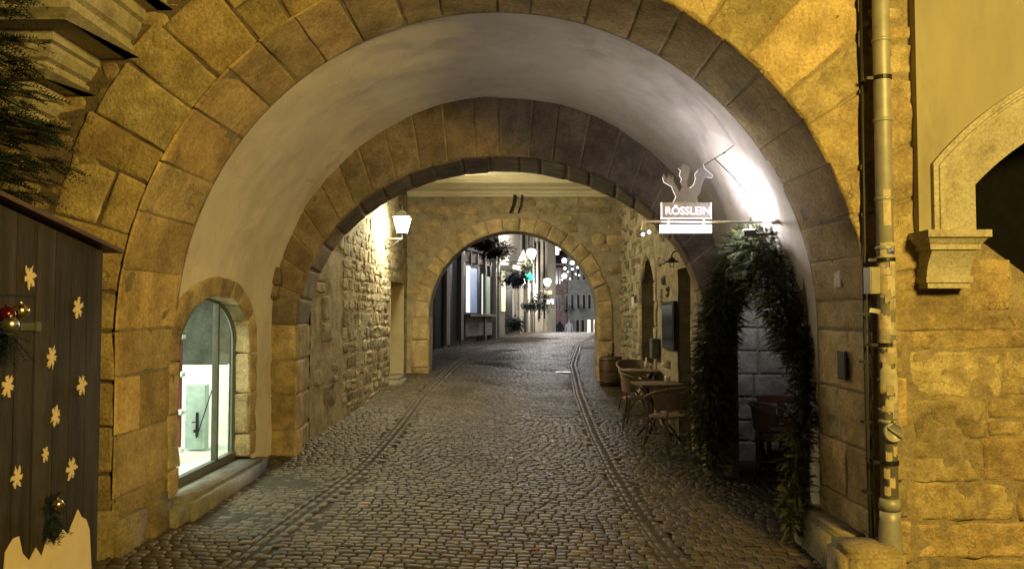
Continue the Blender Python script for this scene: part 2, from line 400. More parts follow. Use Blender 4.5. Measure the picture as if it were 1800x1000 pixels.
# ------------------------------------------------------------------ gatehouse
gate = thing('gatehouse', 'old sandstone gatehouse with a wide barrel vaulted passage over the cobbled street', 'building', (0, YF, -1.7))
def profile(cx, a, b, z0, zb):
    pts = [(cx-a, zb)]+[(cx-a*math.cos(t*PI/96), z0+b*math.sin(t*PI/96)) for t in range(97)]+[(cx+a, zb)]
    S = [0]
    for p, q in zip(pts, pts[1:]): S.append(S[-1]+math.dist(p, q))
    def f(s):
        s = max(0, min(S[-1]-1e-6, s)); lo, hi = 0, len(S)-1
        while hi-lo > 1:
            mid = (lo+hi)//2
            if S[mid] <= s: lo = mid
            else: hi = mid
        t = (s-S[lo])/(S[lo+1]-S[lo]); p, q = pts[lo], pts[lo+1]
        dx, dz = q[0]-p[0], q[1]-p[1]; L = math.hypot(dx, dz)
        return p[0]+dx*t, p[1]+dz*t, dz/L, -dx/L     # point and inward normal
    return f, S
ZB = -1.95
pf, pS = profile(XC, RR, RR, Z0, ZB)
LT = pS[-1]; SL, SR_ = pS[1], pS[-2]
# --- front wall: backing sheet + voussoir ring + rubble
fw = MB()
def outer(a):
    c, s = math.cos(a), math.sin(a); t = 1e9
    if c > 1e-6: t = min(t, (2.95-XC)/c)
    if c < -1e-6: t = min(t, (-9-XC)/c)
    if s > 1e-6: t = min(t, (7-Z0)/s)
    return XC+c*t, Z0+s*t
angs = sorted([PI*k/64 for k in range(65)]+[math.atan2(7-Z0, 2.95-XC), math.atan2(7-Z0, -9-XC)])
lo_, hi_ = [], []
for a in angs:
    lo_.append((XC+RR*math.cos(a), YF, Z0+RR*math.sin(a))); o = outer(a); hi_.append((o[0], YF, o[1]))
fw.bridge([lo_, hi_], m=1, closed=False)
fw.quad((-9, YF, Z0), (XC-RR, YF, Z0), (XC-RR, YF, -2.3), (-9, YF, -2.3), 1)
fw.quad((XC+RR, YF, Z0), (2.95, YF, Z0), (2.95, YF, -2.3), (XC+RR, YF, -2.3), 1)
Pf = lambda u, v, h: (u, YF-h, v)
def keep_face(u, v):
    r = math.hypot(u-XC, v-Z0)
    if u > 0 and v < .42: return False
    if v < Z0: return u < XC-RR-.42 or u > XC+RR+.30
    return r > RR+(.42 if u < 0 else .55)
courses(fw, Pf, XC+RR+.0, 2.95, -1.9, 3.6, (.14, .3), (.16, .42), keep=keep_face, vary=.15, h=.016, gap=.03, rnd_k=.10, rough=.013, jit=.02, res=.06, lo=.7, hi=1.2)
courses(fw, Pf, -4.4, XC+RR, -1.0, 3.6, (.10, .24), (.14, .36), keep=lambda u, v: keep_face(u, v) and rnd.random() < .72, vary=.1, h=.012, gap=.05, rnd_k=.2, rough=.012, jit=.03, res=.06, lo=.7, hi=1.15)
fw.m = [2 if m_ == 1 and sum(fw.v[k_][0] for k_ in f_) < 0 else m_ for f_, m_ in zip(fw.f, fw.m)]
wpart(fw, 'front_wall', ['rubble', 'mortar', 'mortar_dark'], gate, True)
vr = MB()
def Pv(a, r, h): return (XC+r*math.cos(a), YF-h, Z0+r*math.sin(a))
def Pva(s, r, h): return Pv(s/2.75, r, h)
for (a0, a1, left) in ((0, PI/2, 0), (PI/2, PI, 1)):
    aa = cuts(a0*2.75, a1*2.75, .26, .46)
    for i in range(len(aa)-1):
        th = rnd.uniform(.50, .62) if left else rnd.uniform(.55, .8)
        if left and rnd.random() < .25:
            mid = RR+rnd.uniform(.22, .32)
            stone(vr, Pva, aa[i], aa[i+1], RR, mid, h=.018, gap=.010, rough=.008); stone(vr, Pva, aa[i], aa[i+1], mid, RR+th, h=.018, gap=.010, rough=.008)
        else: stone(vr, Pva, aa[i], aa[i+1], RR, RR+th, h=.018, gap=.009, rough=.009, jit=.015)
# jamb quoins
for side in (-1, 1):
    vs = cuts(-1.62, Z0, .22, .40)
    for i in range(len(vs)-1):
        wd = rnd.uniform(.38, .6) if side < 0 else rnd.uniform(.2, .3)
        a, b = (XC-RR-wd, XC-RR) if side < 0 else (XC+RR, XC+RR+wd)
        stone(vr, Pf, a, b, vs[i], vs[i+1], h=.02, gap=.010, rough=.009)
        if side < 0: stone(vr, Pf, a-.5, a, vs[i], vs[i+1], h=.015, gap=.012, rough=.009)
wpart(vr, 'arch_ring', 'ashlar', gate, True)
# --- stone reveal of the front arch
rv = MB(); YV0 = YF-.036
def Pr(s, y, h):
    x, z, nx, nzz = pf(s); return (x+nx*h, y, z+nzz*h)
rv.grid(lambda s, y: Pr(s, y, 0), [LT*k/120 for k in range(121)], [YF+.0, YR+.03], m=1)
for (s0, s1, lo, hi, two) in ((0, SL, .26, .42, 1), (SL, LT/2, .28, .42, .0), (LT/2, SR_, .26, .44, .15), (SR_, LT, .3, .5, .4)):
    ss = cuts(s0, s1, lo, hi)
    for i in range(len(ss)-1):
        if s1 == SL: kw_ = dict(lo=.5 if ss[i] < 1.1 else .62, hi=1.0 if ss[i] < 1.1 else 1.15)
        else: kw_ = dict(lo=.86, hi=1.06)
        if rnd.random() < two:
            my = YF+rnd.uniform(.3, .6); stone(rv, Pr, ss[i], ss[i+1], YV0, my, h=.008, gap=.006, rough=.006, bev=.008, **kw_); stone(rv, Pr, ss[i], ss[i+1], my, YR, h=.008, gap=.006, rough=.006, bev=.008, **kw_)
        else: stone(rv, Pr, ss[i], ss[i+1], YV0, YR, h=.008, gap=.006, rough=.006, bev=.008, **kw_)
wpart(rv, 'arch_reveal', ['reveal', 'mortar'], gate, True)
# left plinth along the jamb
pl = MB()
def hexstone(mb, lo, hi, tl=(.8, 1.1)):
    """rounded worn block"""
    mb.tint = tintv(*tl); b = bmesh.new(); bmesh.ops.create_cube(b, size=1)
    bmesh.ops.bevel(b, geom=b.edges[:], offset=.09, segments=2, affect='EDGES')
    bmesh.ops.subdivide_edges(b, edges=b.edges[:], cuts=1, use_grid_fill=True)
    L, H = Vector(lo), Vector(hi); base = len(mb.v); sd = rnd.uniform(0, 30)
    for v in b.verts:
        p = Vector([L[k]+(v.co[k]+.5)*(H[k]-L[k]) for k in range(3)])
        p += Vector((noise.noise(p*7+Vector((sd, 0, 0))), noise.noise(p*7+Vector((0, sd, 0))), noise.noise(p*7+Vector((0, 0, sd)))))*.014
        mb.vert(p)
    b.verts.index_update()
    for f in b.faces: mb.face([base+v.index for v in f.verts])
    b.free(); mb.tint = (1, 1, 1)
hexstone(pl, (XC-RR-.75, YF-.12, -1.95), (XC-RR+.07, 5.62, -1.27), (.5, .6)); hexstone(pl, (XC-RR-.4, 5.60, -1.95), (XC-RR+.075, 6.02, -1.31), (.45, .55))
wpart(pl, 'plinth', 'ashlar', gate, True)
# --- plaster vault with openings
WY0, WY1, WZC, WZS, WZB = 6.22, 7.86, .17, -.26, -1.38      # shop window opening
def win_top(y):
    t = (y-(WY0+WY1)/2)/((WY1-WY0)/2); return WZS+(WZC-WZS)*math.sqrt(max(0, 1-min(1, abs(t))**2.2))
AY0, AY1 = 6.42, 8.60
def alc_top(y):
    t = (y-(AY0+AY1)/2)/((AY1-AY0)/2); return -.1+.72*math.sqrt(max(0, 1-min(1, abs(t))**2))
def keep_v(s, y):
    x, z, _, _ = pf(s)
    if x < 0 and WY0-.08 < y < WY1+.08 and z < win_top(min(max(y, WY0), WY1))+.07: return False
    if x > 0 and AY0-.0 < y < AY1+.0 and z < alc_top(y)+.0: return False
    return True
va = MB()
ss = [LT*k/300 for k in range(301)]; yy = [YR-.02+(YM-YR+.06)*k/90 for k in range(91)]
va.grid(lambda s, y: Pr(s, y, -.012+.022*nz((pf(s)[0], y, pf(s)[1]), .9, 3)+.005*nz((pf(s)[0], y, pf(s)[1]), 4, 4)), ss, yy, keep=keep_v)
wpart(va, 'vault', 'plaster', gate, True)
# window surround of dressed stones, reveal, sill, glazing
def outl(n, grow=0, x=0):
    pts = [(WY1+grow, WZB)]+[((WY0+WY1)/2+((WY1-WY0)/2+grow)*math.cos(PI*k/n), None) for k in range(n+1)]+[(WY0-grow, WZB)]
    out = []
    for k, (y, z) in enumerate(pts):
        if z is None:
            t = math.cos(PI*(k-1)/n); z = WZS+(WZC-WZS+grow*.9)*math.sqrt(max(0, 1-abs(t)**2.2))
        out.append((y, z))
    return out
wi, wo = outl(24), outl(24, .20)
WS = [0]
for p, q in zip(wi, wi[1:]): WS.append(WS[-1]+math.dist(p, q))
def wcurve(s, w_):
    s = max(0, min(WS[-1]-1e-6, s)); k = max(i for i in range(len(WS)-1) if WS[i] <= s); t = (s-WS[k])/(WS[k+1]-WS[k])
    a = [wi[k][i]+(wi[k+1][i]-wi[k][i])*t for i in (0, 1)]; b = [wo[k][i]+(wo[k+1][i]-wo[k][i])*t for i in (0, 1)]
    return a[0]+(b[0]-a[0])*w_, a[1]+(b[1]-a[1])*w_
def xw(z): return XC-(RR if z < Z0 else math.sqrt(RR*RR-(z-Z0)**2))
def Pw(s, w_, h):
    y, z = wcurve(s, w_/.2); return (xw(z)+h, y, z)
sr = MB(); ss = cuts(0, WS[-1], .22, .42)
for i in range(len(ss)-1): stone(sr, Pw, ss[i], ss[i+1], 0, .2, h=.018, gap=.006, rough=.007, bev=.01, sink=.05)
def Pwr(s, w_, h):
    y, z = wcurve(s, 0); cy, cz = (WY0+WY1)/2, -.5; d = Vector((cy-y, cz-z)); d = d.normalized() if z > WZS else Vector((1 if y < cy else -1, 0))
    return (xw(z)+.015-w_, y+d.x*h, z+d.y*h)
for i in range(len(ss)-1): stone(sr, Pwr, ss[i], ss[i+1], 0, .19, h=.004, gap=.004, rough=.004, bev=.01, sink=.01)
wpart(sr, 'window_surround', 'ashlar', gate, True)
GX = XC-RR-.15
sill = MB(); hexstone(sill, (XC-RR-.3, WY0-.3, -1.75), (XC-RR+.17, WY1+.25, WZB-.015), (.95, 1.1))
wpart(sill, 'window_sill', 'kerb', gate, True)
fr = MB(); t = .022
gi = [(y, z) for y, z in outl(24, -.0)]
def frame_tube(pts, w=.05, d=.05):
    for a, b in zip(pts, pts[1:]): fr.tube([(GX, *a), (GX, *b)], w*.55, 4)
frame_tube(gi, .05); fr.box((GX-.03, WY0, WZB-.02), (GX+.03, WY1, WZB+.055))
MY = at(380, 700, 1).x; MYy = GX/((380-905)/1400)
fr.box((GX-.025, MYy-.02, WZB), (GX+.028, MYy+.02, win_top(MYy)+.01))
fro = wpart(fr, 'window_frame', 'frame', gate)
pn = MB(); pn.poly([(GX, y, z) for y, z in gi]); wpart(pn, 'pane', 'glass', fro)
# the lit room behind the shop window
M['roomwhite'] = plain('roomwhite', (.72, .74, .66), rough=.6, var=.03)
M['roomred'] = plain('roomred', (.22, .015, .05), rough=.5)
M['roomstone'] = surf('roomstone', (.34, .35, .29), (.2, .2, .165), scale=4, bump=.4)
M['roomteal'] = plain('roomteal', (.50, .62, .58), rough=.5)
rm = MB(); X0, X1, Ya, Yb, Za, Zb = -5.6, XC-RR-.20, 5.3, 10.8, WZB-.02, .75
rm.quad((X0, Ya, Za), (X1, Ya, Za), (X1, Yb, Za), (X0, Yb, Za), 1); rm.quad((X0, Ya, Zb), (X1, Ya, Zb), (X1, Yb, Zb), (X0, Yb, Zb), 0)
rm.quad((X0, Ya, Za), (X0, Yb, Za), (X0, Yb, Zb), (X0, Ya, Zb), 0); rm.quad((X0, Ya, Za), (X1, Ya, Za), (X1, Ya, Zb), (X0, Ya, Zb), 0)
rm.quad((X0, Yb, Za), (X1, Yb, Za), (X1, Yb, Zb), (X0, Yb, Zb), 0); rm.quad((X1, WY1+.02, Za), (X1, Yb, Za), (X1, Yb, Zb), (X1, WY1+.02, Zb), 0)
for k in range(4): rm.box((X0, 6.2+k*1.1, Zb-.14), (X1-.05, 6.32+k*1.1, Zb-.005), 0)
wpart(rm, 'shop_room', ['roomstone', 'roomwhite'], gate)
rp = MB(); rp.box((-4.6, 9.1, Za), (-3.02, 9.16, -.56)); rp.box((-3.0, 8.35, Za), (-2.95, 9.1, -.5)); wpart(rp, 'partition', 'roomwhite', gate)
rd = MB(); rd.box((-3.42, 8.3, Za+.02), (-3.22, 8.42, -.72)); rdo = wpart(rd, 'inner_door', 'roomteal', gate)
rh = MB(); rh.box((-3.30, 8.27, -1.25), (-3.28, 8.30, -1.0)); rh.box((-3.33, 8.24, -1.1), (-3.26, 8.26, -1.09)); rh.box((-3.31, 8.24, -1.2), (-3.27, 8.27, -1.17)); wpart(rh, 'handle', 'iron', rdo)
sh = MB()
for k in range(3): sh.box((-4.0, 7.62, Za+.15+k*.36), (-3.19, 7.66, Za+.46+k*.36)); 
wpart(sh, 'red_shelf_panel', 'roomred', gate)
sh2 = MB()
for k in range(4): sh2.box((-4.0, 7.6, Za+.10+k*.36), (-3.17, 7.68, Za+.135+k*.36))
wpart(sh2, 'shelf_board', 'roomwhite', gate)
cb = MB(); cb.tube([at(385, 645, 7.9), at(368, 700, 7.9), at(345, 770, 7.9)], .006, 5); wpart(cb, 'hanging_cable', 'iron', gate)
# --- alcove behind the right wall
al = MB(); ax0, ax1 = XC+RR, 3.9; AZ = .95; AYe = 9.55; AZb = -1.95
for a, b in ((AY0, AY0+.02),): al.grid(lambda x, z: (x, AY0+.01*nz((x, 0, z), 3), z), [ax0-.02, 3, 3.8, ax1], [AZb, -1, 0, AZ], m=1)
al.quad((ax1, AY0, AZb), (ax1, AYe, AZb), (ax1, AYe, AZ), (ax1, AY0, AZ), 1)
al.quad((ax0, AY0, AZ), (ax1, AY0, AZ), (ax1, AYe, AZ), (ax0, AYe, AZ), 1)
al.bridge([[(ax0-.01, AY1, z) for z in (-2, -.1)], [(ax0+.06, AY1, z) for z in (-2, -.1)]], m=1, closed=False)
al.quad((ax0+.02, AY1, AZb), (ax0+.02, AYe, AZb), (ax0+.02, AYe, AZ), (ax0+.02, AY1, AZ), 1)
al.quad((ax0, AYe+.02, AZb), (ax1, AYe+.02, AZb), (ax1, AYe+.02, AZ), (ax0, AYe+.02, AZ), 1)
courses(al, lambda u, v, h: (u, AYe+.015-h, v), ax0, ax1, -1.75, .9, (.22, .28), (.45, .85), h=.02, gap=.010, rough=.005, jit=.006, bev=.012, lo=.9, hi=1.15)
ring = [(y_, alc_top(y_)) for y_ in [AY0+(AY1-AY0)*(1-math.cos(PI*k/24))/2 for k in range(25)]]
def xr(z): return XC+(RR if z < Z0 else math.sqrt(RR*RR-(z-Z0)**2))
al.bridge([[(xr(z)-.01, y, z) for y, z in ring], [(ax0+.06, y, z) for y, z in ring]], m=1, closed=False)
al.bridge([[(ax0+.05, y, z) for y, z in ring], [(ax0+.05, y, AZ) for y, z in ring]], m=1, closed=False)
wpart(al, 'alcove', ['roomstone', 'mortar'], gate, False)
# --- inner arch
AA, BB, CXM = 2.22, 1.85, -.15
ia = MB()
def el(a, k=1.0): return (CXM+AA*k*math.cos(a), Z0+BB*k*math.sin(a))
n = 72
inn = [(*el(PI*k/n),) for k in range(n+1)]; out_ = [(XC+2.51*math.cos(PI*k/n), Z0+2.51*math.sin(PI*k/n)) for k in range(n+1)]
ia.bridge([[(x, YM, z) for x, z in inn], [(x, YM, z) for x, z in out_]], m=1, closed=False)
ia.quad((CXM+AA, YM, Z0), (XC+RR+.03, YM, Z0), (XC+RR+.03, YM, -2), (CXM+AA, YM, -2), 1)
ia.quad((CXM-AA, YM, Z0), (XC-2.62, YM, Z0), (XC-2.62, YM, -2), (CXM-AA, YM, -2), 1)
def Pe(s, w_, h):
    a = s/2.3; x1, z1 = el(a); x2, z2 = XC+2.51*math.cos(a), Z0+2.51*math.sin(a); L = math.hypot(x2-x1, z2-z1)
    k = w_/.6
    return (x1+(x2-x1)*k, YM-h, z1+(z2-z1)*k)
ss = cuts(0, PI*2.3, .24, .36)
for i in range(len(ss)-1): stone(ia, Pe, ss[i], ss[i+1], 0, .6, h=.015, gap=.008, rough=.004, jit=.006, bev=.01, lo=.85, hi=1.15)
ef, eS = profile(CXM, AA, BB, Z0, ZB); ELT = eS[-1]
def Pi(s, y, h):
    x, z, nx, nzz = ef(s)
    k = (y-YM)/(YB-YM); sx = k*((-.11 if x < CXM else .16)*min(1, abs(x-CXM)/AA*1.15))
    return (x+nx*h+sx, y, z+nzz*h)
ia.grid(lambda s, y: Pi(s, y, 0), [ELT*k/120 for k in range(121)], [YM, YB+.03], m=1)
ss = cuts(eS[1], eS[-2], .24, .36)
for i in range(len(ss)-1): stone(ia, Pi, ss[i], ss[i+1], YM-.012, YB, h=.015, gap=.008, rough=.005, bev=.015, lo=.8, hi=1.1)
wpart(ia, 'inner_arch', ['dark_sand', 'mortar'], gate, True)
for side in (-1, 1):   # weathered jambs under the inner arch
    ij = MB()
    vs = cuts(-1.9, Z0, .2, .38)
    for i in range(len(vs)-1):
        a, b = (XC-2.6, CXM-AA) if side < 0 else (CXM+AA, XC+RR+.02)
        stone(ij, lambda u, v, h: (u, YM-h, v), a, b, vs[i], vs[i+1], h=.025, gap=.012, rough=.012, lo=.7, hi=1.2)
        s0, s1 = (vs[i]-ZB, vs[i+1]-ZB) if side < 0 else (ELT-(vs[i]-ZB), ELT-(vs[i+1]-ZB))
        if s0 > s1: s0, s1 = s1, s0
        my = rnd.uniform(YM+.35, YB-.3)
        stone(ij, Pi, s0, s1, YM-.02, my, h=.022, gap=.012, rough=.01); stone(ij, Pi, s0, s1, my, YB, h=.02, gap=.012, rough=.01)
    wpart(ij, 'inner_arch_jamb', 'rubble', gate, True)
# --- back of the inner arch, inner room walls, ceiling
bk = MB(); CZ = 2.50
bk.bridge([[(Pi(eS[1]+(eS[-2]-eS[1])*k/48, YB+.02, 0)) for k in range(49)], [(-3.2+6.2*k/48, YB+.02, CZ+.3) for k in range(49)]], closed=False)
wpart(bk, 'arch_back', 'render_rough', gate)
lw = MB()
Pl = lambda u, v, h: (wall_l(u)+h, u, v)
DL0, DL1, DLT = 14.35, 15.65, .62     # left doorway
def kdl(u, v): return not (DL0 < u < DL1 and v < DLT)
lw.grid(lambda u, v: Pl(u, v, .012*nz((u, v, 2), 2.2, 4)), [YB-.05+(YE-YB+.08)*k/70 for k in range(71)], [-1.95+(CZ+1.95)*k/50 for k in range(51)], m=1, keep=lambda u, v: not (DL0-.0 < u < DL1+.0 and v < DLT))
def rubble_band(mb, P, u0, u1, v0, v1, ch, sw, keep, **kw):
    courses(mb, P, u0, u1, v0, v1, ch, sw, keep=keep, vary=.25, rnd_k=.17, jit=.028, **kw)
rubble_band(lw, Pl, 11.05, YE, -1.8, CZ, (.11, .24), (.16, .36), lambda u, v: kdl(u-.12, v) and kdl(u+.12, v) and kdl(u, v-.1), h=.008, gap=.018, rough=.011, res=.05, lo=.65, hi=1.25)
rubble_band(lw, Pl, YB+.05, 11.1, -1.8, CZ, (.25, .42), (.3, .6), lambda u, v: rnd.random() < .4, h=.012, gap=.02, rough=.012, res=.08, lo=.7, hi=1.1)
wpart(lw, 'side_wall', ['rubble_pale', 'render_rough'], gate, True)
rw = MB(); Pw2 = lambda u, v, h: (wall_r(u)-h, u, v)
DR0, DR1 = 12.35, 13.65; DRS, DRT = .55, 1.0
def dr_top(u):
    t = abs(u-(DR0+DR1)/2)/((DR1-DR0)/2); return DRS+(DRT-DRS)*(1-min(1, t)**1.6)
DN0, DN1, DNT = 9.95, 10.75, .62
def kdr(u, v): return not ((DR0 < u < DR1 and v < dr_top(u)) or (DN0 < u < DN1 and v < DNT))
rw.grid(lambda u, v: Pw2(u, v, .012*nz((u, v, 7), 2.2, 4)), [YB-.0+(YE-YB+.06)*k/120 for k in range(121)], [-1.95+(CZ+1.95)*k/90 for k in range(91)], m=1, keep=kdr)
rubble_band(rw, Pw2, YB+.1, YE, -1.8, CZ, (.1, .2), (.14, .32), lambda u, v: all(kdr(u+a, v+b) for a in (-.16, .16) for b in (-.1, .1)) and (rnd.random() < (.75 if u > 13.6 else .25)), h=.03, gap=.035, rough=.022, res=.06, lo=.45, hi=1.1)
# dressed surround of the pointed door
def drc(s):   # s 0..1 around
    if s < .36: return DR1, -1.6+(DRS+1.6)*s/.36
    if s > .64: return DR0, -1.6+(DRS+1.6)*(1-s)/.36
    u = DR1-(DR1-DR0)*(s-.36)/.28; return u, dr_top(u)
def Pd(s, w_, h):
    u, v = drc(s/5); c = (DR0+DR1)/2; du = (1 if u > c else -1)*w_*min(1, abs(u-c)/.3+.2) if v > DRS+.05 else (1 if u > c else -1)*w_
    dv = w_ if v > DRS+.05 else 0
    return (wall_r(u)-h, u+du, v+dv)
ss = cuts(0, 5, .25, .4)
for i in range(len(ss)-1): stone(rw, Pd, ss[i], ss[i+1], 0, .17, h=.04, gap=.006, rough=.005, bev=.01, sink=.03, lo=.9, hi=1.2)
wpart(rw, 'side_wall', ['rubble_pale', 'render_rough'], gate, True)
# doorway depths
dd = MB()
dd.box((wall_l(15)-.42, DL0, -1.6), (wall_l(15)-.36, DL1, .7)); ld = wpart(dd, 'side_door', 'doorpaint', gate)
dj = MB(); yk = [DL0, DL1]
dj.quad((-2.9, DL1, -1.9), (wall_l(DL1)+.005, DL1, -1.9), (wall_l(DL1)+.005, DL1, DLT), (-2.9, DL1, DLT))
dj.quad((-2.9, DL0, -1.9), (wall_l(DL0)+.005, DL0, -1.9), (wall_l(DL0)+.005, DL0, DLT), (-2.9, DL0, DLT))
dj.quad((-2.9, DL0, DLT), (-2.9, DL1, DLT), (wall_l(DL1)+.005, DL1, DLT), (wall_l(DL0)+.005, DL0, DLT))
wpart(dj, 'door_reveal', 'doorpaint', gate)
ds = MB(); hexstone(ds, (wall_l(14)-.2, DL0-.15, -1.75), (wall_l(14)+.22, DL1-.2, gz(-2.2, 14.8)+.09)); wpart(ds, 'door_step', 'kerb', gate, True)
dr = MB(); dr.quad((2.62, DR0-.2, -1.9), (2.62, DR1+.2, -1.9), (2.62, DR1+.2, 1.1), (2.62, DR0-.2, 1.1)); dr.quad((2.5, DN0-.2, -1.9), (2.5, DN1+.2, -1.9), (2.5, DN1+.2, .8), (2.5, DN0-.2, .8))
wpart(dr, 'dark_door', 'black', gate)
dj = MB()
pts = [(u, dr_top(u)) for u in [DR0+(DR1-DR0)*k/14 for k in range(15)]]; pts = [(DR0, -1.9)]+pts+[(DR1, -1.9)]
dj.bridge([[(wall_r(u)+.02, u, v) for u, v in pts], [(2.62, u, v) for u, v in pts]], closed=False); wpart(dj, 'door_reveal', 'render_rough', gate); dj = MB()
pts = [(DN0, -1.9), (DN0, DNT), (DN1, DNT), (DN1, -1.9)]
dj.bridge([[(wall_r(u)+.02, u, v) for u, v in pts], [(2.5, u, v) for u, v in pts]], closed=False)
wpart(dj, 'door_reveal', 'render_rough', gate)
# --- rear wall with arch
rr = MB(); RX, RC, RZ = 1.70, -.03, -.03; RBT = -1.75; TH = .62
def rtop(a):   # slightly depressed round arch
    return RC+RX*math.cos(a), RZ+RX*1.02*math.sin(a)
n = 48; lo_ = [rtop(PI*k/n) for k in range(n+1)]; hi_ = []
for k in range(n+1):
    c, s = math.cos(PI*k/n), math.sin(PI*k/n); t = 1e9
    if c > 1e-6: t = min(t, (2.9-RC)/c)
    if c < -1e-6: t = min(t, (-2.9-RC)/c)
    if s > 1e-6: t = min(t, (3.2-RZ)/s)
    hi_.append((RC+c*t, RZ+s*t))
for Y_ in (YE, YE+TH):
    g_ = [[(a[0]+(b[0]-a[0])*q, Y_-(.012*nz((a[0]+(b[0]-a[0])*q, a[1]+(b[1]-a[1])*q, 1), 5, 4) if 0 < q < 1 else 0), a[1]+(b[1]-a[1])*q) for a, b in zip(lo_, hi_)] for q in [k/14 for k in range(15)]]
    rr.bridge(g_, m=1, closed=False)
    for sg in (-1, 1): rr.quad((RC+sg*RX, Y_, RZ), (sg*2.9, Y_, RZ), (sg*2.9, Y_, -1.9), (RC+sg*RX, Y_, -1.9), 1)
af, aS = profile(RC, RX, RX*1.02, RZ, RBT)
rr.bridge([[(af(aS[-1]*k/80)[0], YE, af(aS[-1]*k/80)[1]) for k in range(81)], [(af(aS[-1]*k/80)[0], YE+TH, af(aS[-1]*k/80)[1]) for k in range(81)]], m=1, closed=False)
def Pra(s, w_, h):
    a = s/1.85; return (RC+(RX+w_)*math.cos(a), YE-h, RZ+(RX*1.02+w_)*math.sin(a))
ss = cuts(0, PI*1.85, .26, .36)
for i in range(len(ss)-1): stone(rr, Pra, ss[i], ss[i+1], 0, rnd.uniform(.27, .31), h=.02, gap=.010, rough=.006, bev=.012, lo=.95, hi=1.2)
for sg in (-1, 1):
    vs = cuts(-1.5, RZ, .3, .55)
    for i in range(len(vs)-1):
        a, b = (RC-RX-.34, RC-RX) if sg < 0 else (RC+RX, RC+RX+.3)
        stone(rr, lambda u, v, h: (u, YE-h, v), a, b, vs[i], vs[i+1], h=.03, gap=.008, rough=.005, lo=.95, hi=1.15)
        s0, s1 = (vs[i]-RBT, vs[i+1]-RBT) if sg < 0 else (aS[-1]-(vs[i+1]-RBT), aS[-1]-(vs[i]-RBT))
        stone(rr, lambda s, y, h: (af(s)[0]+af(s)[2]*h, y, af(s)[1]+af(s)[3]*h), s0, s1, YE-.02, YE+TH, h=.015, gap=.008, rough=.005, lo=.9, hi=1.1)
courses(rr, lambda u, v, h: (u, YE-h, v), -2.3, 2.2, .2, CZ, (.14, .26), (.2, .45), keep=lambda u, v: math.hypot(u-RC, v-RZ) > RX+.42 and rnd.random() < .55, h=.014, gap=.03, rough=.016, rnd_k=.15, jit=.03, lo=.75, hi=1.1)
wpart(rr, 'rear_wall', ['ashlar', 'render_rough'], gate, True)
ck = MB()
for x0, x1, s in ((895, 905, .02), (912, 917, .012)):
    a = at(905 if x0 == 895 else 918, 343, YE-.03); b = at(897 if x0 == 895 else 911, 375, YE-.03); ck.tube([a, (a+b)/2+Vector((.015, 0, 0)), b], [s*1.8, s*1.2, s*1.6], 6)
wpart(ck, 'wall_cramp', 'iron', gate)
# ceiling
M['ceil'] = surf('ceil', (.74, .68, .50), (.66, .60, .44), rough=.6, scale=3, bump=.1)
cl = MB(); cl.quad((-3.3, YB, CZ+.16), (3.3, YB, CZ+.16), (3.3, YE+.3, CZ+.16), (-3.3, YE+.3, CZ+.16)); wpart(cl, 'ceiling', 'ceil', gate)
for k in range(5):
    b = MB(); y0 = 10.0+k*1.25
    b.box((-2.55, y0, CZ+.02), (2.35, y0+.5, CZ+.155)); b.box((-2.55, y0-.05, CZ+.075), (2.35, y0+.55, CZ+.15)); wpart(b, 'ceiling_beam', 'ceil', gate)
cr = MB()
prof = [(0, CZ-.10), (-.03, CZ-.10), (-.05, CZ-.06), (-.09, CZ-.05), (-.12, CZ+0), (-.3, CZ+.02), (-.34, CZ+.06), (-.34, CZ+.16), (0, CZ+.16)]
cr.bridge([[(x, YE+p[0]+.01, p[1]) for p in prof] for x in (-2.5, 2.35)]); wpart(cr, 'cornice', 'ceil', gate)
# top cover so that no light leaks in from above
tp = MB(); tp.quad((-9, YF, 7), (9, YF, 7), (9, YE+.6, 7), (-9, YE+.6, 7)); tp.quad((-9, YE+TH+.01, 2.4), (9, YE+TH+.01, 2.4), (9, YE+TH+.01, 7), (-9, YE+TH+.01, 7)); wpart(tp, 'upper_floor', 'render_rough', gate)
# broken stone stub on the left of the inner arch
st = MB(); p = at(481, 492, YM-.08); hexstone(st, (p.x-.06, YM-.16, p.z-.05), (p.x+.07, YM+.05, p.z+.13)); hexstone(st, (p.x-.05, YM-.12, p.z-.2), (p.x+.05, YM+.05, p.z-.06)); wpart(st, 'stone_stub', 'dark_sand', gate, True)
# ledge at the foot of the right jamb
lg = MB(); hexstone(lg, (XC+RR-.16, 5.27, -2.0), (XC+RR+.06, 6.35, -1.46), (.7, .85)); wpart(lg, 'jamb_ledge', 'ashlar', gate, True)

# ------------------------------------------------------------------ guard stone
g = MB(); hexstone(g, (2.02, 4.93, -1.98), (2.40, 5.262, -1.43), (.8, .9))
tag(g.build('guard_stone', 'ashlar', smooth=True, loc=(2.2, 5.1, -1.85)), 'blunt sandstone wheel guard at the foot of the right arch jamb', 'guard stone')

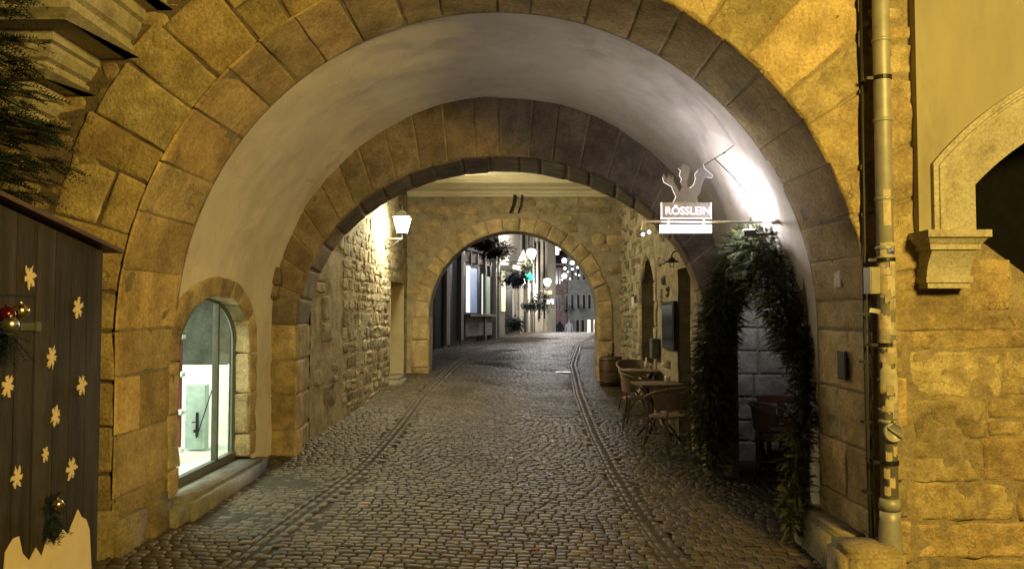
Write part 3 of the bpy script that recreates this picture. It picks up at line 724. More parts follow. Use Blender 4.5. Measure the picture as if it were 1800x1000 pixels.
# ------------------------------------------------------------------ right neighbour
nh = thing('town_house', 'smooth rendered house on the right with a moulded arch and stone corbel above rough masonry', 'building', (4, 5.2, -1.8))
lowr = MB()
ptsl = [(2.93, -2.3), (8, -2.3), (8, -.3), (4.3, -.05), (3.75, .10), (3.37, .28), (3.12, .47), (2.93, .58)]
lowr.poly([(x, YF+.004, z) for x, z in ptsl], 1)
def shade_edge(u): return .58-(u-2.93)*.82 if u < 3.5 else .25-(u-3.5)*.35  # wall top cut along the edge of the cast shadow
courses(lowr, lambda u, v, h: (u, YF-h, v), 2.60, 6.0, -1.9, .75, (.19, .38), (.3, .9), keep=lambda u, v: v < (shade_edge(u)-.06 if u > 3.1 else .42), vary=.15, h=.007, gap=.010, rnd_k=.04, rough=.016, jit=.018, res=.05, lo=.72, hi=1.2)
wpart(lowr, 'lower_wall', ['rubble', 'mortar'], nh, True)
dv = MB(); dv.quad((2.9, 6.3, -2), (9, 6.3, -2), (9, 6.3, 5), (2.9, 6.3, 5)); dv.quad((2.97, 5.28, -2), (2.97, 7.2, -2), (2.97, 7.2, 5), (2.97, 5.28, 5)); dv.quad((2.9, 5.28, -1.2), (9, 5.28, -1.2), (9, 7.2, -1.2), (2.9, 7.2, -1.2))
wpart(dv, 'shade_recess', 'shade_black', nh)  # near-black sheets behind the arch, built in place of its shadow
YJ = 5.19
XL = at(1601, 200, YF).x
def P2(px, py, Y=YJ): return at(px, py, Y)
spr = P2(1636, 288); asx, asz = spr.x, spr.z
# arch: circle through springing (asx, asz) rising right; centre
acx, acz = asx+1.69, asz-1.41; ar = math.hypot(asx-acx, asz-acz)
a0 = math.atan2(asz-acz, asx-acx)
def arcp(r, n=40, a_end=R(40)): return [(acx+r*math.cos(a0+(a_end-a0)*k/n), acz+r*math.sin(a0+(a_end-a0)*k/n)) for k in range(n+1)]
uw = MB(); arc = arcp(ar+.0)
top = 5.0
lowz = P2(1630, 415).z
# front face: grid strips from arc up to the top, and the strip left of the arch
uw.quad((XL, YJ, lowz), (asx, YJ, lowz), (asx, YJ, top), (XL, YJ, top))
uw.bridge([[(x, YJ, z) for x, z in arc], [(x, YJ, top) for x, z in arc]], closed=False)
uw.quad((XL, YJ, lowz), (XL, YF+.05, lowz), (XL, YF+.05, top), (XL, YJ, top)); uw.quad((XL, YJ, lowz), (asx+.1, YJ, lowz), (asx+.1, YF+.05, lowz), (XL, YF+.05, lowz))
wpart(uw, 'wall', 'smooth_render', nh)
am = MB()
# moulding steps around arch + down the jamb; (radius offset inward, proud)
steps = [(.0, 0), (.0, .035), (-.022, .035), (-.026, .018), (-.040, .018), (-.044, .030), (-.060, .030), (-.066, .006), (-.085, .004), (-.33, -.072), (-.33, -.10)]
loops = []
for off, pr in steps:
    x0 = asx-off; rr0 = ar+off; zz = acz+math.sqrt(max(0, rr0**2-(x0-acx)**2)); a_s = math.atan2(zz-acz, x0-acx)
    loops.append([(x0, YJ-pr, lowz)]+[(acx+rr0*math.cos(a_s+(R(40)-a_s)*k/40), YJ-pr, acz+rr0*math.sin(a_s+(R(40)-a_s)*k/40)) for k in range(41)])
am.bridge(loops, closed=False); wpart(am, 'arch_moulding', 'trim', nh)
# corbel
cbm = MB(); c0 = P2(1604, 418); c1 = P2(1712, 418); zt, zb = P2(1650, 412).z, P2(1650, 507).z
xl, xr_ = c0.x, c1.x; H = zt-zb
def slab(z0, z1, ins, pr0, pr1=None, insb=None):
    pr1 = pr0 if pr1 is None else pr1; insb = ins if insb is None else insb
    cbm.hexa([(xl+insb, YJ-pr1, z0), (xr_-insb, YJ-pr1, z0), (xr_-insb, YF+.02, z0), (xl+insb, YF+.02, z0), (xl+ins, YJ-pr0, z1), (xr_-ins, YJ-pr0, z1), (xr_-ins, YF+.02, z1), (xl+ins, YF+.02, z1)])
slab(zt-.035, zt+.01, 0, .20); slab(zt-.075, zt-.0352, .01, .185, .15, .035); slab(zt-.11, zt-.0752, .04, .145)
def curve_slab(z0, z1, n=6):
    for k in range(n):
        t0, t1 = k/n, (k+1)/n; pr = lambda t: .13-.075*math.sin(t*PI/2)
        slab(z1-(z1-z0)*t1, z1-(z1-z0)*t0-.0002, .06, pr(t0), pr(t1))
curve_slab(zb+.075, zt-.1102); slab(zb+.035, zb+.0748, .05, .07); slab(zb, zb+.0348, .065, .055)
wpart(cbm, 'corbel', 'trim', nh)

# ------------------------------------------------------------------ left neighbour: stepped corbels of a jettied house
lh = thing('jettied_house', 'corner of a house on stepped moulded stone corbels at upper left of the arch', 'building', (-3.5, 4.8, 1.5))
def moulded(x_r, Yc, ztop, zbot, name='corbel'):
    b = MB(); H = ztop-zbot
    prof = [(0, 0), (.035, 0), (.045, .03), (.10, .14), (.10, .24), (.075, .27), (.075, .36), (.11, .42), (.14, .60), (.14, .72), (.17, .76), (.17, 1.0), (0, 1.0)]
    # profile swept around the right corner: inset d from the outermost edge
    mx = .17; loops = []
    for d, t in prof:
        ins = mx-d; z = zbot+H*t
        if d == 0: loops.append([(-6, YF, z), (x_r-.02, YF, z), (x_r-.02, YF+.02, z)]); continue
        loops.append([(-6, Yc+ins, z), (x_r-ins, Yc+ins, z), (x_r-ins, YF+.02, z)])
    b.bridge(loops, closed=False)
    return wpart(b, name, 'trim', lh)
moulded(-2.27, 4.35, 2.34, 2.05); moulded(-2.48, 4.42, 2.06, 1.72); moulded(-2.78, 4.72, 1.72, 1.47); moulded(-3.0, 4.92, 1.47, 1.22)
hw = MB(); hw.box((-7, 4.2, 2.3), (-2.2, YF, 7)); wpart(hw, 'wall', 'smooth_render', lh)

# ------------------------------------------------------------------ street lamp outside the frame that lights the front
LX, LY = 3.3, -.6
sl = thing('street_lamp', 'tall street lamp behind the viewer, its sodium lantern lighting the front wall', 'street lamp', (LX, LY, gz(LX, LY)))
b = MB(); b.tube([(LX, LY, gz(LX, LY)), (LX, LY, -.6), (LX, LY, 2.0)], [.09, .06, .045], 12); b.tube([(LX, LY, 1.95), (LX, LY+.05, 2.38), (LX, LY+.35, 2.46)], .03, 8); wpart(b, 'pole', 'iron', sl, True)
b = MB(); b.lathe((LX, LY+.45, 2.37), [(.20, 0), (.19, .03), (.06, .13), (.01, .15)], 20); wpart(b, 'lamp_shade', 'iron', sl, True)
lamp('sodium_light', 'POINT', (LX, LY+.45, 2.2), 2150, SODIUM, sl, size=.45)

# ------------------------------------------------------------------ drainpipe
dp = thing('drainpipe', 'round zinc drainpipe plastered with torn stickers beside the right arch', 'drainpipe', (2.5, 5.14, -1.9))
DY = 5.13
xt = lambda py: at(1548+(py/1000)*14, py, DY)
b = MB(); pt, pb = at(1548, -120, DY), at(1561, 880, DY); px_ = (pt.x+pb.x)/2
zc = lambda py: at(1555, py, DY).z
PX = at(1556, 450, DY).x
b.lathe((PX, DY, 0), [(.053, zc(890)), (.053, 4.6)], 20)
wpart(b, 'pipe', 'zinc', dp, True)
b = MB(); b.lathe((PX, DY, 0), [(.066, zc(895)), (.068, zc(885)), (.062, zc(875))], 20); 
b.lathe((PX, DY, 0), [(.064, zc(1005)), (.066, zc(990)), (.074, zc(960)), (.068, zc(930)), (.062, zc(915)), (.064, zc(897))], 20)
b.lathe((PX, DY, 0), [(.078, -2.0), (.076, zc(1000)), (.064, zc(985))], 20)
wpart(b, 'cast_foot', 'zinc', dp, True)
for py in (72, 212, 350, 436, 455, 667, 720, 740):
    b = MB(); z = zc(py); b.lathe((PX, DY, z), [(.0545, -.012), (.06, -.008), (.06, .008), (.0545, .012)], 20); wpart(b, 'joint_ring', 'zinc', dp, True)
for py in (138, 457, 606, 812):
    b = MB(); z = zc(py); b.lathe((PX, DY, z), [(.0575, -.014), (.061, -.012), (.061, .012), (.0575, .014)], 20); b.box((PX-.1, DY-.01, z-.01), (PX-.055, DY+.02, z+.01)); b.box((PX-.085, DY, z-.008), (PX-.07, YF+.01, z+.008)); wpart(b, 'clamp', 'iron', dp)
b = MB(); z = zc(757); b.lathe((PX, DY-.05, z), [(.058, 0), (.062, -.012), (.062, -.03), (.052, -.036), (.05, -.03)], 20, axis='y'); b.tube([(PX-.045, DY-.09, z+.035), (PX+.045, DY-.09, z-.035)], .006, 6); b.box((PX-.008, DY-.09, z+.055), (PX+.008, DY-.06, z+.075)); wpart(b, 'inspection_cap', 'zinc', dp, True)
rs = random.Random(5)
def sticker(a0, a1, z0, z1, mat, t=None, ragged=.009, rad=.0545):
    b = MB(); b.tint = t or (1, 1, 1); n = 8; top_, bot = [], []
    for k in range(n+1):
        a = a0+(a1-a0)*k/n; c = (PX+rad*math.sin(a), DY-rad*math.cos(a))
        top_.append((*c, z1+rs.uniform(-ragged, ragged))); bot.append((*c, z0+rs.uniform(-ragged, ragged)))
    b.bridge([top_, bot], closed=False); return wpart(b, 'sticker', mat, dp)
for k in range(60):
    py = rs.uniform(465, 780); 
    if 722 < py < 785 : py -= 60
    a = rs.uniform(-1.4, .5); hh = rs.uniform(.03, .10); v = rs.uniform(.62, 1.0)
    z = zc(py); sticker(a, a+rs.uniform(.5, 1.7), z-hh/2, z+hh/2, 'paper', (v, v*rs.uniform(.85, 1), v*rs.uniform(.6, .95)), rad=.0545+k*.00012)
for py in (790, 800, 830, 845, 860): a = rs.uniform(-1.2, .2); sticker(a, a+.7, zc(py)-.03, zc(py)+.03, 'paper', (.9, .8, .6))
sticker(-.55, .35, zc(398), zc(335), 'paper', (.95, .85, .7), .002); sticker(-1.0, 1.1, zc(452), zc(427), 'paper', (.8, .75, .7), .004, .0548)
bl = sticker(-.25, .9, zc(448), zc(433), 'bluep', None, .001, .0556)
b = MB()
for k in range(22):
    a = -.1+k*.04; 
z = zc(440)
for (a1, z1, a2, z2) in ((-.1, .006, .05, .012), (-.1, .006, .0, -.008), (.0, -.008, .3, -.004), (.05, .012, .35, .004), (.35, .004, .7, .006), (.3, -.004, .65, -.003)):
    c = lambda a, zz: (PX+.0562*math.sin(a), DY-.0562*math.cos(a), z+zz); b.tube([c(a1, z1), c(a2, z2)], .0022, 4)
wpart(b, 'scribble', 'white', bl)
# white leaflet curling off, conduit, junction box
b = MB(); q = at(1536, 549, DY-.02); b.grid(lambda u, v: (q.x-.03+.055*u, q.y-.03*u*u-.015*v, q.z+.028*v-.012*u*u), [0, .25, .5, .75, 1], [0, .5, 1]); 
for f in (0,): pass
wpart(b, 'torn_leaflet', 'white', dp)
cd = thing('electric_conduit', 'thin black cable conduit running down left of the drainpipe', 'cable', (PX-.1, 5.2, -1.8))
b = MB(); CX = PX-.098
b.tube([(CX+.01, 5.225, 4), (CX+.008, 5.225, zc(440)), (CX-.004, 5.215, zc(470)), (CX-.006, 5.215, zc(600)), (CX+.0, 5.215, zc(800)), (CX+.02, 5.215, -1.95)], .011, 8)
b.tube([(CX+.03, 5.225, zc(500)), (CX+.028, 5.225, zc(700)), (CX+.03, 5.225, -1.95)], .009, 8); wpart(b, 'cable', 'black', cd, True)
for py in (552, 637, 745, 870): b = MB(); z = zc(py); b.box((CX-.022, 5.205, z-.008), (CX+.022, YF, z+.008)); wpart(b, 'cable_clip', 'iron', cd)
b = MB(); q = at(1537, 493, 5.12); M['boxp'] = plain('boxp', (.30, .27, .19), rough=.5)
b.box((q.x-.035, 5.10, q.z-.085), (q.x+.035, 5.2, q.z+.085)); b.box((q.x-.028, 5.096, q.z-.075), (q.x+.028, 5.10, q.z+.075))
tag(b.build('junction_box', 'boxp', loc=(q.x, 5.15, q.z)), 'small upright beige electrical box left of the drainpipe', 'electrical box')
# sign plate and vent on the right reveal
def on_reveal(px, py, w_, h_, mat, name, label, cat, th=.012):
    q0 = ray(px, py); X = XC+RR-.025; Y = X/q0.x; z = q0.z*Y; b = MB()
    b.box((X-th, Y-w_/2, z-h_/2), (X, Y+w_/2, z+h_/2)); b.box((X-th-.003, Y-w_/2+.012, z-h_/2+.012), (X-th, Y+w_/2-.012, z+h_/2-.012)); return tag(b.build(name, mat, loc=(X, Y, z)), label, cat)
on_reveal(1475, 489, .12, .125, 'paper', 'notice_plate', 'small pale plate on the shaded inner side of the right arch', 'sign')
on_reveal(1482, 642, .14, .2, 'iron', 'vent_cover', 'dark metal vent cover set low in the right arch reveal', 'vent')

# ------------------------------------------------------------------ market hut
HX = -2.30; HYf = 4.45
hut = thing('market_hut', 'black wooden market hut with white snowflake cutouts and a sloping roof at far left', 'hut', (-3, 3.6, gz(-3, 3.6)))
def on_hut(px, py, off=0):
    r = ray(px, py); Y = (HX+off)/r.x; return Vector((HX+off, Y, r.z*Y))
zr = on_hut(180, 436).z; HYf = on_hut(178, 600).y; zl = on_hut(0, 352).z; yl = on_hut(0, 352).y
slope = (zl-zr)/(HYf-yl)
b = MB(); zbase = gz(-2.5, 4)-.05; y = HYf
while y > 1.9:
    wdt = rnd.uniform(.13, .16); y2 = y-wdt; b.tint = tintv(.85, 1.2, .02)
    zt1, zt2 = zr+(HYf-y)*slope-.02, zr+(HYf-y2)*slope-.02
    b.hexa([(HX-.03, y2+.005, zbase), (HX, y2+.005, zbase), (HX, y-.001, zbase), (HX-.03, y-.001, zbase), (HX-.03, y2+.005, zt2), (HX, y2+.005, zt2), (HX, y-.001, zt1), (HX-.03, y-.001, zt1)])
    y = y2
b.tint = (1, 1, 1); b.quad((HX-.028, 1.9, zbase), (HX-.028, HYf-.01, zbase), (HX-.028, HYf-.01, zr), (HX-.028, 1.9, zr+.5)); b.quad((-4.6, HYf-.012, zbase), (HX-.001, HYf-.012, zbase), (HX-.001, HYf-.012, zr), (-4.6, HYf-.012, zr))
wpart(b, 'wall', 'hutwood', hut)
b = MB(); ov = .075
def rp_(x, y, dz): return (x, y, zr+(HYf-y)*slope+dz)
b.hexa([rp_(-4.7, 1.8, 0), rp_(HX+.05, 1.8, 0), rp_(HX+.05, HYf+ov+.05, 0), rp_(-4.7, HYf+ov+.05, 0), rp_(-4.7, 1.8, .022), rp_(HX+.05, 1.8, .022), rp_(HX+.05, HYf+ov+.05, .022), rp_(-4.7, HYf+ov+.05, .022)])
wpart(b, 'roof', 'wood', hut)
b = MB(); p0, p1 = on_hut(-60, 515), on_hut(62, 518); b.box((HX, p0.y, p0.z-.006), (HX+.004, p1.y, p0.z+.004)); b.box((HX, p1.y-.004, zbase), (HX+.002, p1.y+.003, p0.z)); wpart(b, 'hatch_gap', 'black', hut)
def flake(px, py, hpx, seed, kind=0):
    r_ = random.Random(seed); c = on_hut(px, py, .004); k = c.y/1400*hpx/2; rot = r_.uniform(0, 1)
    pts = []; n = 6
    for i in range(n):
        a = 2*PI*i/n+rot
        for (da, rr_) in ((-.48, .42), (-.34, .46), (-.34, .74+.1*kind), (-.20, .70), (-.19, .97), (.0, .9), (.2, .97), (.17, .72), (.36, .78), (.38, .46)):
            q = rr_*k*r_.uniform(.72, 1.15); pts.append((HX+.004, c.y+q*math.sin(a+da)*.85, c.z+q*math.cos(a+da)))
    b = MB(); b.prism(pts, (.004, 0, 0)); o = wpart(b, 'snowflake', 'snow', hut)
for i, (px, py, h_) in enumerate(((52, 487, 44), (136, 541, 40), (90, 628, 42), (13, 678, 44), (143, 677, 40), (97, 731, 38), (79, 798, 28), (29, 839, 42), (125, 823, 42))): flake(px, py, h_, i+3, i % 2)
dr_ = [(5, 1010), (8, 970), (22, 946), (32, 942), (38, 972), (50, 985), (62, 962), (72, 978), (84, 940), (92, 958), (110, 930), (118, 940), (128, 915), (136, 895), (142, 908), (150, 912), (156, 930), (160, 1010), (160, 1300), (5, 1300)]
b = MB(); b.prism([on_hut(x, y, .004) for x, y in dr_], (.005, 0, 0)); wpart(b, 'snowdrift_board', 'snow', hut)
b = MB(); q = on_hut(58, 574, .003); b.box((HX+.002, q.y-.10, q.z-.018), (HX+.008, q.y+.06, q.z+.018)); b.box((HX+.008, q.y+.0, q.z-.022), (HX+.02, q.y+.035, q.z+.022)); wpart(b, 'hasp', 'frame', hut)

def sprig(mb, p, d, L, nn, nl, w_, droop=0, rg=random):
    """fir twig: thin stem with two-sided needles, drawn as small blades"""
    d = d.normalized(); up = Vector((rg.uniform(-1, 1), rg.uniform(-1, 1), rg.uniform(-1, 1)+.4))
    s = d.cross(up).normalized(); t = s.cross(d).normalized()
    v = rg.uniform(.55, 1.5); mb.tint = (v*rg.uniform(.9, 1.15), v, v*rg.uniform(.75, 1.05))
    for k in range(nn):
        f = (k+.5)/nn; q = p+d*L*f+Vector((0, 0, -droop*f*f*L))
        for sg in (-1, 1):
            dd_ = (s*sg*rg.uniform(.7, 1)+d*.75+t*rg.uniform(-.5, .5)).normalized()*nl*(1.1-.5*f); e = d*w_
            mb.face([mb.vert(q-e), mb.vert(q+e), mb.vert(q+dd_)])
    e = s*w_*.8; q = p+d*L+Vector((0, 0, -droop*L)); mb.face([mb.vert(p-e), mb.vert(p+e), mb.vert(q)])
def firsprigs(mb, c, n, L, sd, down=.0, spread=1):
    g_ = random.Random(sd)
    for _ in range(n):
        d = Vector((g_.uniform(-1, 1)*spread, g_.uniform(-1, 1)*spread, g_.uniform(-1, .6)-down)); sprig(mb, Vector(c)+d*.02, d, L*g_.uniform(.6, 1.2), 9, .028, .003, .1, g_)
def bauble(px, py, rad, mat, label, off):
    c = on_hut(px, py, off); b = MB()
    b.lathe(c, [(rad*math.sin(PI*k/12)+.0004, -rad*math.cos(PI*k/12)) for k in range(13)], 20); b.lathe(c+Vector((0, 0, rad*.96)), [(rad*.22, 0), (rad*.22, rad*.25), (.002, rad*.3)], 10)
    tag(b.build('bauble', mat, smooth=True, loc=c), label, 'bauble', 'glass baubles hung on the hut')
bauble(36, 547, .036, 'gold', 'gold bauble at upper right of the cluster beside the hut latch', .05)
bauble(12, 553, .036, 'red', 'shiny red bauble of the cluster on the hut', .05)
bauble(18, 571, .036, 'silver', 'dull silver bauble lowest in the cluster on the hut', .09)
bauble(101, 887, .030, 'gold', 'single gold bauble hanging low above the white drift on the hut', .05)
b = MB(); q = on_hut(92, 905, .03); firsprigs(b, q, 34, .10, 1, .9, .5); firsprigs(b, q+Vector((0, -.01, .06)), 14, .06, 2, .2, .5); tag(b.build('fir_sprig', 'firblue', loc=q), 'dark fir sprig hanging below the single gold bauble', 'fir sprig')
b = MB(); q = on_hut(15, 585, .04); firsprigs(b, q, 34, .11, 3, .7, .8); tag(b.build('fir_sprig', 'firblue', loc=q), 'dark fir sprig behind the cluster of three baubles', 'fir sprig')

# fir tree standing on the hut roof
ft = thing('fir_tree', 'dark bluish fir tree standing on the hut roof under the corbels', 'fir tree', (-3.02, 3.95, zr+(HYf-3.95)*slope+.02))
b = MB(); bx, by, bz = ft.location; b.tube([(bx, by, bz-.02), (bx, by, bz+1.3), (bx, by, bz+2.2)], [.05, .035, .01], 8)
g_ = random.Random(4); nd = MB()
for k in range(52):
    z = bz+.24+k*.036; L = max(.12, .80-(z-bz)*.26)*g_.uniform(.75, 1.1)
    for j in range(7):
        a = g_.uniform(0, 2*PI)
        if math.sin(a) > .75: continue
        d = Vector((math.cos(a), math.sin(a)*.8, g_.uniform(-.25, .1))); s = Vector((bx, by, z)); e = s+d*L; b.tube([s, s+d*L*.6, e+Vector((0, 0, -.04))], [.01, .007, .003], 4)
        for q in range(16):
            f = g_.uniform(.25, 1); pp = s+d*L*f; sd = Vector((d.y, -d.x, 0))*g_.choice((-1, 1))
            sprig(nd, pp, d*.8+sd*g_.uniform(.1, .9)+Vector((0, 0, g_.uniform(-.5, .2))), g_.uniform(.08, .17), 8, .03, .0042, .15, g_)
wpart(b, 'trunk', 'bark', ft); wpart(nd, 'foliage', 'firblue', ft)

# ------------------------------------------------------------------ garland arch
gp = [(1258, 824, 8.32, .13), (1254, 780, 8.32, .18), (1252, 720, 8.32, .21), (1256, 640, 8.3, .20), (1270, 560, 8.15, .20), (1292, 490, 7.9, .18), (1325, 440, 7.45, .20), (1362, 432, 7.0, .22), (1388, 480, 6.85, .27), (1400, 550, 6.65, .23), (1422, 630, 6.4, .13), (1420, 700, 6.3, .10), (1412, 780, 6.25, .105), (1402, 850, 6.2, .11), (1398, 935, 6.15, .09)]
gpts = [(at(a, b_, c)-Vector((.02, 0, 0)), r_) for a, b_, c, r_ in gp]
gpts = [(Vector((min(p.x, 2.31 if p.z < .2 else xr(p.z)-.08), p.y, p.z)), r_) for p, r_ in gpts]
gar = thing('fir_garland', 'thick fir branch garland arching round the alcove opening on the right', 'garland', gpts[0][0])
b = MB(); b.tube([p for p, _ in gpts], .012, 8); wpart(b, 'pole', 'bark', gar)
nd = MB(); g_ = random.Random(9)
for (p, r0), (q, r1) in zip(gpts, gpts[1:]):
    L = (q-p).length; n = int(L*(1900 if r0 > .13 else 520))
    for k in range(n):
        f = g_.random(); c = p.lerp(q, f); r_ = (r0+(r1-r0)*f)*(1.1+.2*noise.noise(c*4))
        o = Vector((g_.gauss(0, .45), g_.gauss(0, .45), g_.gauss(0, .45)))*r_; o *= min(1, 1.0*r_/max(o.length, .001)); o *= 1.08
        d = Vector((o.x*.9+g_.uniform(-.12, .12), o.y*.9+g_.uniform(-.12, .12), o.z*.6-.10*g_.uniform(-.7, 1.3)))
        sprig(nd, c+o*.8, d, g_.uniform(.06, .15), 10, .024, .0050, .15, g_)
wpart(nd, 'foliage', 'fir', gar)
# top lit tuft already belongs to the garland

# ------------------------------------------------------------------ hanging inn sign
SY = 6.62
sg = thing('hanging_sign', 'engraved glass inn sign with a horse, hanging from a white bracket on the right vault', 'sign', at(1355, 392, SY))
b = MB(); b.tube([at(1128, 389, SY), at(1362, 391, SY)], .0085, 8); b.tube([at(1130, 389, SY), at(1127, 404, SY)], .005, 6)
b.tube([at(1357, 392, SY), at(1372, 388, SY)], [.014, .03], 10); wpart(b, 'bracket', 'white', sg, True)
b = MB(); b.tube([at(1236, 292, SY), at(1256, 279, SY), at(1274, 268, SY), at(1292, 254, SY)], .004, 6)
for q in ((1273, 269), (1292, 254)):
    c = at(*q, SY); b.lathe(c, [(.001, -.010), (.009, -.005), (.009, .005), (.001, .010)], 8)
b.tube([at(1256, 279, SY), at(1290, 312, SY), at(1322, 352, SY+.05)], .004, 6)
wpart(b, 'stay_rod', 'iron', sg)
M['edge'] = emit('edge', (.92, .88, 1), 1.2); M['tube'] = emit('tube', (1, .98, 1), 6)
M['etched'], nt_, bb = newmat('etched')
tr = N(nt_, 'ShaderNodeBsdfTransparent'); tl_ = N(nt_, 'ShaderNodeBsdfTranslucent'); tl_.inputs[0].default_value = (.85, .8, .85, 1); df = N(nt_, 'ShaderNodeBsdfDiffuse'); df.inputs[0].default_value = (.8, .75, .8, 1)
m1 = N(nt_, 'ShaderNodeMixShader'); m1.inputs[0].default_value = .5; m2 = N(nt_, 'ShaderNodeMixShader'); m2.inputs[0].default_value = .26
nt_.links.new(tl_.outputs[0], m1.inputs[1]); nt_.links.new(df.outputs[0], m1.inputs[2]); nt_.links.new(tr.outputs[0], m2.inputs[1]); nt_.links.new(m1.outputs[0], m2.inputs[2]); nt_.links.new(m2.outputs[0], nt_.nodes['Material Output'].inputs[0])
def fbox(mb, px0, py0, px1, py1, Y, th):
    a, c = at(px0, py1, Y), at(px1, py0, Y); mb.box((a.x, Y, a.z), (c.x, Y+th, c.z))
b = MB(); fbox(b, 1163, 356, 1250, 383, SY, .008); pp = wpart(b, 'glass_plate', 'etched', sg)
b = MB(); fbox(b, 1162, 356, 1163.6, 385, SY-.002, .012); fbox(b, 1249.4, 356, 1251, 385, SY-.002, .012); fbox(b, 1162, 383.2, 1251, 385, SY-.002, .012); wpart(b, 'lit_edge', 'edge', pp)
horse = [(1183, 356), (1188, 346), (1184, 338), (1180, 328), (1174, 325), (1167, 321), (1164, 312), (1167, 305), (1170, 311), (1173, 317), (1176, 305), (1179, 314), (1184, 308), (1184, 320), (1189, 328), (1194, 337), (1199, 330), (1196, 321), (1198, 315), (1194, 309), (1196, 300), (1192, 297), (1199, 294), (1201, 289), (1208, 290), (1211, 295), (1217, 296), (1212, 300), (1212, 309), (1208, 316), (1207, 325), (1212, 331), (1219, 325), (1222, 315), (1221, 306), (1226, 301), (1228, 295), (1232, 299), (1236, 289), (1239, 297), (1246, 303), (1253, 309), (1251, 313), (1243, 312), (1237, 316), (1234, 326), (1231, 339), (1225, 347), (1228, 356)]
M['etched_dim'] = M['etched'].copy(); [n_ for n_ in M['etched_dim'].node_tree.nodes if n_.type == 'MIX_SHADER'][1].inputs[0].default_value = .13
b = MB(); b.prism([at(x, y, SY) for x, y in horse], (0, .008, 0)); ho = wpart(b, 'horse_plate', 'etched_dim', sg)
b = MB()
for seg in (horse[0:7], horse[17:22], horse[31:36], horse[38:44]): b = MB(); b.tube([at(x, y, SY-.003) for x, y in seg], .0022, 5); wpart(b, 'lit_edge', 'edge', ho)
cu = bpy.data.curves.new('lettering', 'FONT'); cu.body = 'R\u00d6SSLEIN'; cu.size = .102; cu.extrude = .002; cu.align_x = 'CENTER'; cu.offset = .0014
to = bpy.data.objects.new('tmp', cu); col.objects.link(to); bpy.context.view_layer.update()
me = bpy.data.meshes.new_from_object(to.evaluated_get(bpy.context.evaluated_depsgraph_get())); bpy.data.objects.remove(to)
c = at(1209, 377, SY); xs_ = [v.co.x for v in me.vertices]; sx = (at(1248, 377, SY).x-at(1170, 377, SY).x)/(max(xs_)-min(xs_))
me.transform(Matrix.Translation((c.x, SY-.006, c.z)) @ Matrix.Rotation(PI/2, 4, 'X') @ Matrix.Diagonal((sx, .88, 1, 1))); me.materials.clear(); me.materials.append(M['edge'])
lo = bpy.data.objects.new('lettering', me); col.objects.link(lo); lo.parent = sg; bpy.context.view_layer.update(); lo.matrix_parent_inverse = sg.matrix_world.inverted()
b = MB(); fbox(b, 1161, 395, 1251, 409, SY-.012, .035); wpart(b, 'light_tube', 'tube', sg)
for x_ in (1174, 1236): b = MB(); fbox(b, x_, 384, x_+3, 397, SY-.006, .02); wpart(b, 'hanger', 'white', sg)
lamp('sign_light', 'AREA', at(1206, 392, SY-.02), .22, WHITE, sg, size=.4, sy=.02, rot=(PI, 0, 0))
M['bulb'] = emit('bulb', (1, .86, 1), 20)
for k, (px, py) in enumerate(((1130, 412), (1141, 408))):
    q = at(px, py, SY); t_ = thing('spotlight', ('lower left' if k == 0 else 'upper right')+' small pinkish spotlight on the free end of the sign bracket', 'spotlight', q, 0, 'spotlights on the bracket end')
    b = MB(); b.lathe(q+Vector((0, .01, 0)), [(.010, .0), (.017, .02), (.017, .05), (.006, .06)], 12, axis='y'); b.tube([q+Vector((0, .04, 0)), at(1127, 404, SY)], .003, 5); wpart(b, 'housing', 'iron', t_, True)
    b = MB(); b.lathe(q, [(.003, -.014), (.012, -.008), (.013, .004), (.006, .012)], 12, axis='y'); wpart(b, 'bulb', 'bulb', t_, True)
# wall uplight hidden behind the garland crown
ul = Vector((2.0, 6.80, .73))
upl = thing('wall_floodlight', 'bright white floodlight on the right vault wall just above the fir garland', 'floodlight', ul)
b = MB(); b.box((ul.x-.05, ul.y-.05, ul.z-.05), (ul.x+.05, ul.y+.05, ul.z)); b.tube([(ul.x+.04, ul.y, ul.z-.03), (ul.x+.24, ul.y, ul.z-.03)], .012, 8); wpart(b, 'housing', 'iron', upl)
b = MB(); b.box((ul.x-.042, ul.y-.042, ul.z), (ul.x+.042, ul.y+.042, ul.z+.004)); wpart(b, 'lens', emit('lens', (1, .97, 1), 30), upl)
lamp('flood', 'SPOT', ul+Vector((0, 0, .02)), 66, WHITE, upl, size=.03, cone=150, blend=.9, to=ul+Vector((.25, .12, 1)))
lamp('flood_spill', 'POINT', ul+Vector((-.10, .1, .10)), 15, WHITE, upl, size=.04)
lamp('alcove_fill', 'SPOT', (2.72, 8.5, .62), 28, WHITE, upl, size=.04, cone=110, blend=.9, to=(2.95, 9.55, -.05))  # added spot inside the alcove, no fixture, brightens its far wall

# ------------------------------------------------------------------ lights in the passage
WL = at(672, 424, 13.8); wx = wall_l(13.8)
lt = thing('wall_lantern', 'lit four sided lantern on a scrolled iron bracket on the left passage wall', 'lantern', (wx, 13.8, WL.z))
lc = at(707, 420, 13.8); b = MB()
b.tube([(wx, 13.8, lc.z-.0), (lc.x, 13.8, lc.z)], .014, 8); b.tube([(wx+.02, 13.8, lc.z+.02), (wx+.02, 13.8, lc.z-.2)], .016, 8); b.tube([(wx+.03, 13.8, lc.z-.17), (wx+.12, 13.8, lc.z-.14), (wx+.22, 13.8, lc.z-.05), (lc.x, 13.8, lc.z)], .009, 6)
for k in range(3):
    cc = Vector((wx+.07+.07*k, 13.8, lc.z-.06-.02*(2-k)*.8)); rr_ = .03-.006*k; b.tube([cc+Vector((math.cos(a)*rr_, 0, math.sin(a)*rr_)) for a in [j*PI/5 for j in range(10)]], .004, 5)
